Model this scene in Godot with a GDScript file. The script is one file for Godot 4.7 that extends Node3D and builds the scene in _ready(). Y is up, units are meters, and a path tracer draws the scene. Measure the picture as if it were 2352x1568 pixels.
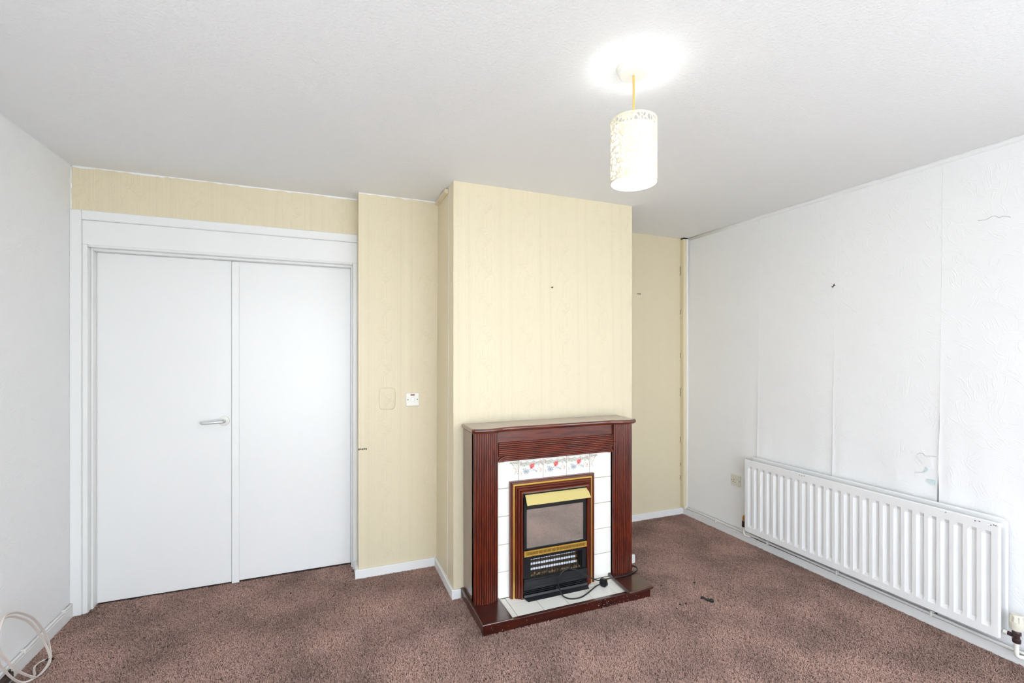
extends Node3D

var M := {}
var used := {}
var rng := RandomNumberGenerator.new()


# ---------------------------------------------------------------- naming
func numbered(called: String) -> String:
	if not used.has(called):
		used[called] = 0
		return called
	used[called] += 1
	return "%s_%03d" % [called, used[called]]


func thing(called: String, label: String, category: String, at := Vector3.ZERO, group := "") -> Node3D:
	var o := Node3D.new()
	o.name = numbered(called)
	add_child(o)
	o.position = at
	o.set_meta("label", label)
	o.set_meta("category", category)
	if group:
		o.set_meta("group", group)
	return o


func struct(called: String, label := "") -> Node3D:
	var o := Node3D.new()
	o.name = called
	add_child(o)
	o.set_meta("kind", "structure")
	if label:
		o.set_meta("label", label)
	return o


func build(st: SurfaceTool, called: String, mat: Material, parent: Node) -> MeshInstance3D:
	st.generate_normals()
	st.index()
	var o := MeshInstance3D.new()
	o.mesh = st.commit()
	o.material_override = mat
	o.name = called
	parent.add_child(o, true)
	# meshes are written in room coordinates; bring them to their parent's frame
	var shift := Vector3.ZERO
	var p: Node = parent
	while p != self:
		shift += p.position
		p = p.get_parent()
	o.position = -shift
	return o


func structure(st: SurfaceTool, called: String, mat: Material, label := "") -> MeshInstance3D:
	var o := build(st, called, mat, self)
	o.set_meta("kind", "structure")
	if label:
		o.set_meta("label", label)
	return o


func tag(o: Node, label: String, category: String, group := "") -> void:
	o.set_meta("label", label)
	o.set_meta("category", category)
	if group:
		o.set_meta("group", group)


# ---------------------------------------------------------------- shapes
func mb(smooth := false) -> SurfaceTool:
	var st := SurfaceTool.new()
	st.begin(Mesh.PRIMITIVE_TRIANGLES)
	st.set_smooth_group(0 if smooth else -1)
	return st


func tri(st: SurfaceTool, a: Vector3, b: Vector3, c: Vector3, out: Vector3) -> void:
	if (b - a).cross(c - a).dot(out) > 0.0:
		var t := b
		b = c
		c = t
	st.add_vertex(a)
	st.add_vertex(b)
	st.add_vertex(c)


func quad(st: SurfaceTool, a: Vector3, b: Vector3, c: Vector3, d: Vector3, out: Vector3) -> void:
	tri(st, a, b, c, out)
	tri(st, a, c, d, out)


func cornered(lo: Vector3, hi: Vector3, s: Vector3i, axis: int, b: float) -> Vector3:
	var p := Vector3.ZERO
	for k in 3:
		var inset := 0.0 if k == axis else b
		p[k] = (hi[k] - inset) if s[k] > 0 else (lo[k] + inset)
	return p


func box(st: SurfaceTool, lo: Vector3, hi: Vector3, b := 0.0) -> SurfaceTool:
	var mid := (lo + hi) / 2.0
	for axis in 3:
		var u := (axis + 1) % 3
		var v := (axis + 2) % 3
		for side in [-1, 1]:
			var q := []
			for k in [[-1, -1], [1, -1], [1, 1], [-1, 1]]:
				var s := Vector3i.ZERO
				s[axis] = side
				s[u] = k[0]
				s[v] = k[1]
				q.append(cornered(lo, hi, s, axis, b))
			quad(st, q[0], q[1], q[2], q[3], q[0] + q[2] - 2.0 * mid)
		if b > 0.0:
			for su in [-1, 1]:
				for sv in [-1, 1]:
					var s1 := Vector3i.ZERO
					s1[u] = su
					s1[v] = sv
					var s2 := s1
					s1[axis] = -1
					s2[axis] = 1
					var q := [cornered(lo, hi, s1, u, b), cornered(lo, hi, s2, u, b), cornered(lo, hi, s2, v, b), cornered(lo, hi, s1, v, b)]
					quad(st, q[0], q[1], q[2], q[3], q[0] + q[2] - 2.0 * mid)
	if b > 0.0:
		for sx in [-1, 1]:
			for sy in [-1, 1]:
				for sz in [-1, 1]:
					var s := Vector3i(sx, sy, sz)
					var p := cornered(lo, hi, s, 0, b)
					tri(st, p, cornered(lo, hi, s, 1, b), cornered(lo, hi, s, 2, b), p - mid)
	return st


func one_box(lo: Vector3, hi: Vector3, b := 0.0) -> SurfaceTool:
	return box(mb(), lo, hi, b)


# block between two rings of the same number of corners
func loft(st: SurfaceTool, rings: Array, closed_ends := true) -> SurfaceTool:
	var n: int = rings[0].size()
	for k in rings.size() - 1:
		var c := Vector3.ZERO
		for p in rings[k]:
			c += p / (2.0 * n)
		for p in rings[k + 1]:
			c += p / (2.0 * n)
		for i in n:
			var j := (i + 1) % n
			var a: Vector3 = rings[k][i]
			var b: Vector3 = rings[k][j]
			var d: Vector3 = rings[k + 1][j]
			var e: Vector3 = rings[k + 1][i]
			quad(st, a, b, d, e, (a + b + d + e) / 4.0 - c)
	if closed_ends:
		for k in [0, rings.size() - 1]:
			var c := Vector3.ZERO
			for p in rings[k]:
				c += p / n
			var other: Vector3 = rings[1 if k == 0 else rings.size() - 2][0]
			for i in n:
				tri(st, c, rings[k][i], rings[k][(i + 1) % n], c - other)
	return st


func prism(st: SurfaceTool, poly: PackedVector2Array, o: Vector3, u: Vector3, v: Vector3, w: Vector3, d0: float, d1: float, sharp := 30.0) -> SurfaceTool:
	var n := poly.size()
	var turn := 1.0 if Geometry2D.is_polygon_clockwise(poly) else -1.0
	var group := 0
	for i in n:
		var a := poly[i]
		var b := poly[(i + 1) % n]
		var before := poly[(i + n - 1) % n]
		if absf(rad_to_deg((a - before).angle_to(b - a))) > sharp:
			group += 1
		st.set_smooth_group(group)
		var e := b - a
		var nn := Vector2(-e.y, e.x) * turn
		var out := u * nn.x + v * nn.y
		var pa := o + u * a.x + v * a.y
		var pb := o + u * b.x + v * b.y
		quad(st, pa + w * d0, pb + w * d0, pb + w * d1, pa + w * d1, out)
	st.set_smooth_group(-1)
	var t := Geometry2D.triangulate_polygon(poly)
	for k in range(0, t.size(), 3):
		for d in [d0, d1]:
			var q := []
			for m in 3:
				var p := poly[t[k + m]]
				q.append(o + u * p.x + v * p.y + w * d)
			tri(st, q[0], q[1], q[2], w * (d - (d0 + d1) / 2.0))
	return st


func lathe(st: SurfaceTool, profile: Array, o: Vector3, axis: Vector3, seg := 24, sharp := 30.0) -> SurfaceTool:
	axis = axis.normalized()
	var u := axis.cross(Vector3.RIGHT if absf(axis.x) < 0.9 else Vector3.UP).normalized()
	var v := axis.cross(u)
	var group := 0
	for k in profile.size() - 1:
		var p: Vector2 = profile[k]
		var q: Vector2 = profile[k + 1]
		if k > 0 and absf(rad_to_deg((p - profile[k - 1]).angle_to(q - p))) > sharp:
			group += 1
		st.set_smooth_group(group)
		var e := q - p
		for i in seg:
			var a := TAU * i / seg
			var b := TAU * (i + 1) / seg
			var ra := u * cos(a) + v * sin(a)
			var rb := u * cos(b) + v * sin(b)
			var rm := (ra + rb).normalized()
			var out := rm * e.y - axis * e.x
			var A := o + axis * p.y + ra * p.x
			var B := o + axis * p.y + rb * p.x
			var C := o + axis * q.y + rb * q.x
			var D := o + axis * q.y + ra * q.x
			if p.x > 1e-6:
				tri(st, A, B, C, out)
			if q.x > 1e-6:
				tri(st, A, C, D, out)
	return st


func smooth_path(pts: Array, per := 8) -> PackedVector3Array:
	var out := PackedVector3Array()
	for i in pts.size() - 1:
		var p0: Vector3 = pts[maxi(i - 1, 0)]
		var p1: Vector3 = pts[i]
		var p2: Vector3 = pts[i + 1]
		var p3: Vector3 = pts[mini(i + 2, pts.size() - 1)]
		for k in per:
			var t := float(k) / per
			out.append(0.5 * ((2.0 * p1) + (p2 - p0) * t + (2.0 * p0 - 5.0 * p1 + 4.0 * p2 - p3) * t * t + (3.0 * p1 - p0 - 3.0 * p2 + p3) * t * t * t))
	out.append(pts[pts.size() - 1])
	return out


func tube(st: SurfaceTool, pts: PackedVector3Array, r: float, sides := 8, squash := 1.0) -> SurfaceTool:
	var n := pts.size()
	var ref := Vector3.ZERO
	var rings := []
	for i in n:
		var d := (pts[mini(i + 1, n - 1)] - pts[maxi(i - 1, 0)]).normalized()
		if ref == Vector3.ZERO:
			ref = d.cross(Vector3.UP if absf(d.y) < 0.9 else Vector3.RIGHT).normalized()
		ref = (ref - d * ref.dot(d)).normalized()
		var s := d.cross(ref)
		var ring := []
		for k in sides:
			var a := TAU * k / sides
			ring.append(pts[i] + (ref * cos(a) + s * sin(a) * squash) * r)
		rings.append(ring)
	st.set_smooth_group(1)
	for i in n - 1:
		for k in sides:
			var k2 := (k + 1) % sides
			var out: Vector3 = rings[i][k] + rings[i][k2] - 2.0 * pts[i]
			quad(st, rings[i][k], rings[i][k2], rings[i + 1][k2], rings[i + 1][k], out)
	st.set_smooth_group(-1)
	for e in [0, n - 1]:
		var away: Vector3 = pts[e] - pts[1 if e == 0 else n - 2]
		for k in sides:
			tri(st, pts[e], rings[e][k], rings[e][(k + 1) % sides], away)
	return st


func rod(st: SurfaceTool, a: Vector3, b: Vector3, r: float, sides := 12) -> SurfaceTool:
	return tube(st, PackedVector3Array([a, b]), r, sides)


# slab with a rounded edge: outline in the x-z plane
func rounded_slab(st: SurfaceTool, poly: PackedVector2Array, y0: float, y1: float, edge: Array) -> SurfaceTool:
	var n := poly.size()
	var turn := 1.0 if Geometry2D.is_polygon_clockwise(poly) else -1.0
	var nor := []
	for i in n:
		var e1 := (poly[i] - poly[(i + n - 1) % n]).normalized()
		var e2 := (poly[(i + 1) % n] - poly[i]).normalized()
		var m := (e1 + e2).normalized()
		nor.append(Vector2(-m.y, m.x) * turn / maxf(0.5, m.dot(e1)))
	st.set_smooth_group(-1)
	for k in edge.size() - 1:
		for i in n:
			var j := (i + 1) % n
			var q := []
			for c in [[i, k], [j, k], [j, k + 1], [i, k + 1]]:
				var p: Vector2 = poly[c[0]] - nor[c[0]] * edge[c[1]].x
				q.append(Vector3(p.x, lerpf(y0, y1, edge[c[1]].y), p.y))
			var o2: Vector2 = nor[i] + nor[j]
			quad(st, q[0], q[1], q[2], q[3], Vector3(o2.x, (edge[k + 1].x - edge[k].x) * 100.0, o2.y))
	var t := Geometry2D.triangulate_polygon(poly)
	for k in range(0, t.size(), 3):
		for top in [0, edge.size() - 1]:
			var q := []
			for m in 3:
				var p: Vector2 = poly[t[k + m]] - nor[t[k + m]] * edge[top].x
				q.append(Vector3(p.x, lerpf(y0, y1, edge[top].y), p.y))
			tri(st, q[0], q[1], q[2], Vector3.UP if top > 0 else Vector3.DOWN)
	return st


# ---------------------------------------------------------------- textures
class Relief:
	var w: int
	var h: int
	var a: PackedFloat32Array

	func _init(width: int, height: int, base := 0.5) -> void:
		w = width
		h = height
		a.resize(w * h)
		a.fill(base)

	func dab(x: float, y: float, r: float, v: float) -> void:
		var n := int(ceil(r))
		for j in range(-n, n + 1):
			for i in range(-n, n + 1):
				var d := sqrt(float(i * i + j * j)) / r
				if d < 1.0:
					var k := posmod(int(y) + j, h) * w + posmod(int(x) + i, w)
					a[k] = maxf(a[k], v * (1.0 - d * d)) if v > 0.0 else a[k] + v * (1.0 - d * d)

	func stroke(p: Vector2, q: Vector2, r: float, v: float, bend := 0.0) -> void:
		var n := maxi(2, int(p.distance_to(q) / maxf(1.0, r * 0.6)))
		var side := (q - p).orthogonal() * bend
		for i in n + 1:
			var t := float(i) / n
			var c := p.lerp(q, t) + side * 4.0 * t * (1.0 - t)
			dab(c.x, c.y, r * (0.55 + 0.45 * sin(PI * t)), v)

	func picture() -> ImageTexture:
		var im := Image.create(w, h, false, Image.FORMAT_L8)
		var b := PackedByteArray()
		b.resize(w * h)
		for k in w * h:
			b[k] = clampi(int(a[k] * 255.0), 0, 255)
		im.set_data(w, h, false, Image.FORMAT_L8, b)
		return ImageTexture.create_from_image(im)


func wallpaper_relief() -> ImageTexture:
	# one repeat, 0.265 m wide and 0.194 m high: a leaf panel, ruled lines, rope bands
	var r := Relief.new(512, 384, 0.3)
	var m := 512.0 / 0.265
	for x in [0.061, 0.066, 0.077, 0.082, 0.115, 0.1225, -0.061, -0.066, -0.077, -0.082, -0.115, -0.1225]:
		for y in range(0, 384, 2):
			r.dab(256.0 + x * m, y, 3.0, 0.62)
	for side in [-1.0, 1.0]:
		for k in 14:
			var y0 := 384.0 * k / 14.0
			var x0: float = 256.0 + side * 0.0985 * m
			r.stroke(Vector2(x0 - 13, y0 + 22), Vector2(x0 + 13, y0), 6.0, 0.95, 0.18)
			r.stroke(Vector2(x0 + 9, y0 + 18), Vector2(x0 + 15, y0 + 8), 3.5, 0.75)
	for x in [-0.018, -0.008, 0.008, 0.018]:
		for y in range(215, 375, 2):
			r.dab(256.0 + x * m, y, 4.0, 0.75)
	for k in 11:
		var t := k / 10.0
		var p := Vector2(256.0 + 46.0 * sin(t * 5.2), 200.0 - 190.0 * t)
		var side := -1.0 if k % 2 else 1.0
		r.stroke(p, p + Vector2(side * 40.0, -30.0), 7.5, 0.9, 0.16 * side)
		r.stroke(p, p + Vector2(-side * 26.0, -34.0), 5.5, 0.75, -0.14 * side)
	for k in 16:
		var t := k / 15.0
		var c := Vector2(256.0 - 96.0 + 20.0 * sin(t * 9.0), 384.0 * t)
		r.stroke(c, c + Vector2(16, -14), 5.0, 0.8, 0.2)
		c.x = 512.0 - c.x
		r.stroke(c, c + Vector2(-14, -16), 5.0, 0.8, -0.2)
	return r.picture()


func swirl_relief() -> ImageTexture:
	# brushed plaster-effect paper, one metre square
	var r := Relief.new(1024, 1024, 0.35)
	for k in 420:
		var c := Vector2(rng.randf() * 1024.0, rng.randf() * 1024.0)
		var a := -PI / 3.0 + rng.randfn(0.0, 0.7)
		var d := Vector2(cos(a), sin(a))
		var n := rng.randi_range(3, 7)
		var bend := rng.randf_range(-0.16, 0.16)
		for i in n:
			var o := c + d.orthogonal() * i * rng.randf_range(7.0, 11.0) + d * rng.randf_range(-10.0, 10.0)
			r.stroke(o, o + d * rng.randf_range(28.0, 70.0), rng.randf_range(3.0, 5.5), rng.randf_range(0.45, 0.9), bend)
	return r.picture()


func noise_picture(freq: float, size: int, ramp: Array, octaves := 4, kind := FastNoiseLite.TYPE_SIMPLEX_SMOOTH, seed_of := 1) -> NoiseTexture2D:
	var n := FastNoiseLite.new()
	n.noise_type = kind
	n.seed = seed_of
	n.frequency = freq
	n.fractal_octaves = octaves
	var t := NoiseTexture2D.new()
	t.width = size
	t.height = size
	t.seamless = true
	t.noise = n
	if ramp:
		var g := Gradient.new()
		g.offsets = PackedFloat32Array(ramp.map(func(e): return e[0]))
		g.colors = PackedColorArray(ramp.map(func(e): return e[1]))
		t.color_ramp = g
	return t


func blot(im: Image, x: float, y: float, rx: float, ry: float, c: Color, strength: float, turn := 0.0) -> void:
	var n := int(ceil(maxf(rx, ry)))
	for j in range(-n, n + 1):
		for i in range(-n, n + 1):
			var p := Vector2(i, j).rotated(-turn)
			var d := Vector2(p.x / rx, p.y / ry).length()
			var px := int(x) + i
			var py := int(y) + j
			if d < 1.0 and px >= 0 and py >= 0 and px < im.get_width() and py < im.get_height():
				im.set_pixel(px, py, im.get_pixel(px, py).lerp(c, strength * minf(1.0, (1.0 - d) * 3.0)))


func scroll(im: Image, pts: Array, r: float, c: Color, strength: float) -> void:
	for p in smooth_path(pts.map(func(e): return Vector3(e[0], e[1], 0)), 20):
		blot(im, p.x, p.y, r, r, c, strength)


# printed border: a rose, a blue flower and scrolls hanging from a ruled line
func flower_print(which: int) -> ImageTexture:
	var im := Image.create(240, 240, false, Image.FORMAT_RGB8)
	im.fill(Color8(243, 241, 233))
	var tan_ := Color8(150, 128, 94)
	var green := Color8(150, 160, 140)
	var grey := Color8(190, 194, 184)
	var pink := Color8(206, 130, 130)
	if which == 0:
		for x in range(0, 240):
			im.set_pixel(x, 12, Color8(170, 170, 165))
			im.set_pixel(x, 13, Color8(190, 190, 185))
		for k in 26:
			blot(im, 10 + k * 9, 34 + 16.0 * absf(sin(k * 0.42)), 15, 22, grey, 0.8)
		scroll(im, [[0, 70], [26, 40], [60, 36], [78, 60], [60, 84], [34, 92]], 2.2, tan_, 0.8)
		scroll(im, [[240, 70], [216, 44], [180, 36], [166, 60], [196, 84], [222, 100]], 2.2, tan_, 0.8)
		scroll(im, [[14, 24], [22, 34], [16, 44]], 2.5, pink, 0.6)
		scroll(im, [[226, 24], [216, 34], [224, 44]], 2.5, pink, 0.6)
		scroll(im, [[10, 112], [24, 128], [14, 138]], 2.2, tan_, 0.7)
		scroll(im, [[206, 112], [222, 104], [218, 124], [204, 120]], 2.4, Color8(180, 130, 110), 0.8)
		for k in 9:
			var a := TAU * k / 9.0 + 0.3
			blot(im, 70 + cos(a) * 20, 112 + sin(a) * 15, 17, 7, Color8(128, 142, 158), 0.7, a)
			blot(im, 70 + cos(a + 0.3) * 12, 112 + sin(a + 0.3) * 9, 12, 5, Color8(196, 204, 208), 0.8, a)
		blot(im, 70, 114, 9, 7, Color8(150, 140, 112), 0.9)
		blot(im, 78, 78, 22, 17, Color8(238, 236, 226), 0.9, 0.5)
		blot(im, 172, 74, 24, 22, Color8(240, 236, 230), 0.9, 0.2)
		scroll(im, [[158, 58], [178, 52], [196, 66]], 2.0, Color8(200, 196, 184), 0.8)
		for k in 7:
			var a := TAU * k / 7.0
			blot(im, 128 + cos(a) * 19, 66 + sin(a) * 18, 15, 11, Color8(224, 150, 152), 0.75, a + 1.2)
		for k in 5:
			var a := TAU * k / 5.0 + 0.4
			blot(im, 128 + cos(a) * 11, 66 + sin(a) * 10, 11, 7, Color8(190, 62, 62), 0.8, a + 1.4)
		blot(im, 126, 64, 7, 6, Color8(236, 130, 120), 0.9)
		blot(im, 120, 84, 14, 8, Color8(168, 66, 60), 0.75, 0.6)
		blot(im, 146, 50, 9, 12, Color8(176, 84, 76), 0.6, 0.3)
		for s in [[140, 104, 16, 5, 1.1], [126, 108, 13, 4, 1.9], [160, 110, 20, 6, 0.9], [108, 96, 13, 5, 2.6], [176, 118, 16, 6, 1.4]]:
			blot(im, s[0], s[1], s[2], s[3], Color8(132, 140, 138), 0.65, s[4])
		for s in [[52, 58, 14, 4, 0.7], [198, 66, 15, 4, 2.3], [186, 98, 12, 4, 0.5], [40, 84, 10, 4, 2.2]]:
			blot(im, s[0], s[1], s[2], s[3], green, 0.7, s[4])
	else:
		for k in 9:
			var t := k / 8.0
			blot(im, 238 - t * 70, 22 + t * 6, 15, 20 - t * 12, grey, 0.8)
		scroll(im, [[240, 60], [222, 34], [196, 24], [170, 20], [150, 30]], 2.2, tan_, 0.85)
		scroll(im, [[160, 16], [176, 34], [196, 60], [214, 84], [226, 112]], 2.2, Color8(150, 140, 120), 0.85)
		scroll(im, [[206, 40], [222, 56], [234, 80], [238, 110]], 2.0, tan_, 0.8)
		scroll(im, [[186, 66], [202, 78], [220, 80]], 2.4, Color8(190, 168, 130), 0.8)
		scroll(im, [[200, 128], [214, 112], [212, 94]], 2.4, Color8(170, 150, 120), 0.7)
		blot(im, 224, 30, 6, 6, pink, 0.7)
		blot(im, 232, 124, 8, 5, green, 0.7, 1.0)
		blot(im, 190, 44, 12, 4, green, 0.7, 0.7)
		if which == 2:
			im.flip_x()
			blot(im, 62, 32, 9, 7, Color8(200, 110, 100), 0.6, 0.8)
	return ImageTexture.create_from_image(im)


func mat(called: String, c: Color, rough: float, metal := 0.0, spec := 0.5) -> StandardMaterial3D:
	var m := StandardMaterial3D.new()
	m.resource_name = called
	m.albedo_color = c
	m.roughness = rough
	m.metallic = metal
	m.metallic_specular = spec
	M[called] = m
	return m


func relief(m: StandardMaterial3D, t: Texture2D, scale: Vector3, depth_cm: float, offset := Vector3.ZERO) -> void:
	m.uv1_triplanar = true
	m.uv1_world_triplanar = true
	m.uv1_triplanar_sharpness = 8.0
	m.uv1_scale = scale
	m.uv1_offset = offset
	m.heightmap_enabled = true
	m.heightmap_texture = t
	m.heightmap_scale = depth_cm


func materials() -> void:
	var paper := wallpaper_relief()
	var swirl := swirl_relief()
	var grain := noise_picture(0.02, 512, [[0.0, Color8(58, 17, 7)], [0.4, Color8(80, 25, 10)], [0.6, Color8(104, 36, 13)], [0.78, Color8(84, 27, 10)], [1.0, Color8(126, 50, 19)]], 5)
	var fine := noise_picture(0.05, 512, [], 4, FastNoiseLite.TYPE_SIMPLEX, 7)
	relief(mat("cream_paper", Color8(223, 211, 182), 0.48), paper, Vector3(1 / 0.265, 1 / 0.194, 1 / 0.265), 0.15, Vector3(0.2, 0, 0))
	mat("cream_paint", Color8(222, 209, 178), 0.38)
	relief(mat("white_paper", Color8(247, 247, 247), 0.6), swirl, Vector3(1, 1, 1), 0.12)
	relief(mat("ceiling_paint", Color8(249, 249, 249), 0.75), fine, Vector3(2.2, 2.2, 2.2), 0.09)
	relief(mat("gloss_white", Color8(244, 244, 242), 0.22), fine, Vector3(1.6, 1.0, 1.6), 0.03)
	mat("satin_white", Color8(244, 244, 242), 0.3)
	mat("skirting_white", Color8(240, 240, 238), 0.35)
	mat("radiator_white", Color8(242, 242, 241), 0.3)
	mat("old_white", Color8(232, 230, 226), 0.45)
	mat("plastic_white", Color8(238, 236, 228), 0.3)
	mat("plastic_ivory", Color8(226, 222, 206), 0.35)
	mat("paving", Color8(187, 190, 190), 0.9)
	mat("dark", Color8(26, 22, 20), 0.7)
	mat("hairline", Color8(150, 147, 142), 0.9)
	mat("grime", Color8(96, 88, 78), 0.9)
	var woods := [mat("mahogany_upright", Color(1, 1, 1), 0.38, 0.0, 0.4), mat("mahogany_level", Color(1, 1, 1), 0.38, 0.0, 0.4), mat("mahogany_shelf", Color(1, 1, 1), 0.3), mat("mahogany_side", Color8(225, 225, 225), 0.3), mat("mahogany_dark", Color8(165, 150, 160), 0.3)]
	for k in 5:
		var w: StandardMaterial3D = woods[k]
		w.albedo_texture = grain
		w.uv1_triplanar = true
		w.uv1_world_triplanar = true
		w.uv1_triplanar_sharpness = 6.0
		w.uv1_scale = Vector3(4.0, 0.35, 4.0) if k in [0, 3] else Vector3(0.35, 4.0, 4.0)
		w.clearcoat_enabled = true
		w.clearcoat = [0.55, 0.5, 1.0, 1.0, 0.8][k]
		w.clearcoat_roughness = [0.2, 0.2, 0.1, 0.12, 0.14][k]
	mat("tile_white", Color8(243, 241, 233), 0.12)
	for k in 3:
		var t := mat("tile_print_%d" % k, Color(1, 1, 1), 0.12)
		t.albedo_texture = flower_print(k)
	mat("grout", Color8(140, 124, 100), 0.9)
	mat("brass", Color8(228, 186, 92), 0.3, 0.75)
	mat("brass_sheet", Color8(228, 212, 142), 0.34, 0.85)
	mat("black_metal", Color8(24, 25, 29), 0.32, 0.0)
	mat("black_plastic", Color8(18, 18, 19), 0.35)
	mat("smoked_mirror", Color8(230, 226, 219), 0.03, 0.84)
	mat("reflector", Color8(118, 106, 88), 0.45, 0.6)
	mat("ceramic", Color8(228, 230, 240), 0.3)
	mat("dusty_stone", Color8(120, 98, 74), 0.9)
	mat("copper", Color8(196, 140, 70), 0.4, 1.0)
	mat("chrome", Color8(205, 208, 206), 0.22, 1.0)
	mat("dark_fitting", Color8(74, 56, 56), 0.35, 0.5)
	mat("satin_steel", Color8(226, 228, 230), 0.32, 0.6)
	mat("cable_white", Color8(224, 212, 204), 0.4)
	mat("flex_gold", Color8(214, 168, 84), 0.5)
	mat("neon", Color8(132, 70, 56), 0.3)
	mat("screw", Color8(60, 54, 48), 0.4, 0.6)
	mat("plaster", Color8(206, 226, 228), 0.9)
	mat("brown_box", Color8(58, 42, 34), 0.6)
	mat("grey_metal", Color8(130, 128, 128), 0.4, 0.7)
	var sh := mat("shade_white", Color8(226, 216, 190), 0.5)
	sh.backlight_enabled = true
	sh.backlight = Color(0.03, 0.029, 0.027)
	var liner := mat("frosted_liner", Color8(246, 245, 240), 0.6)
	liner.backlight_enabled = true
	liner.backlight = Color(1, 1, 0.98)
	var bulb := mat("bulb_glow", Color(1, 1, 1), 0.5)
	bulb.emission_enabled = true
	bulb.emission = Color(0.96, 0.985, 1.0)
	bulb.emission_energy_multiplier = 6.0
	var pane := mat("window_glass", Color(1, 1, 1, 0.06), 0.02)
	pane.transparency = BaseMaterial3D.TRANSPARENCY_ALPHA
	var carpet := mat("carpet_backing", Color8(128, 100, 92), 0.95)
	relief(carpet, fine, Vector3(9, 9, 9), 0.4)
	var pile := mat("carpet_pile", Color(1, 1, 1), 0.9, 0.0, 0.2)
	pile.vertex_color_use_as_albedo = true


# ---------------------------------------------------------------- the room
const LEFT := -1.262
const CEIL := 2.4
const FRONT := 1.4
const SIDE0 := -0.6
const SIDE1 := 1.2
const RIGHT0 := -0.2
const RIGHT1 := 1.2


func wall_x(z: float, y: float) -> float:
	var t := (z + 3.15) / 2.05
	return lerpf(2.905, 2.926 + 0.042 * t, y / CEIL)


func side_wall(st: SurfaceTool, x0: float, x1: float, z0: float, z1: float, w0: float, w1: float) -> void:
	box(st, Vector3(x0, 0, z0), Vector3(x1, CEIL, w0))
	box(st, Vector3(x0, 0, w1), Vector3(x1, CEIL, z1))
	box(st, Vector3(x0, 0, w0), Vector3(x1, 0.5, w1))
	box(st, Vector3(x0, 2.22, w0), Vector3(x1, CEIL, w1))


func added_side_window(called: String, label: String, x: float, w0: float, w1: float) -> void:
	var win := struct(called, label)
	var st := one_box(Vector3(x, 0.5, w0), Vector3(x + 0.06, 0.545, w1), 0.004)
	box(st, Vector3(x, 2.175, w0), Vector3(x + 0.06, 2.22, w1), 0.004)
	for z in [w0, (w0 + w1) / 2 - 0.022, w1 - 0.045]:
		box(st, Vector3(x, 0.5, z), Vector3(x + 0.06, 2.22, z + 0.045), 0.004)
	build(st, "window_frame", M.satin_white, win)
	for k in 2:
		build(one_box(Vector3(x + 0.026, 0.54, lerpf(w0, w1, k / 2.0) + 0.02), Vector3(x + 0.03, 2.18, lerpf(w0, w1, (k + 1) / 2.0) - 0.02)), "pane", M.window_glass, win)


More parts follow.
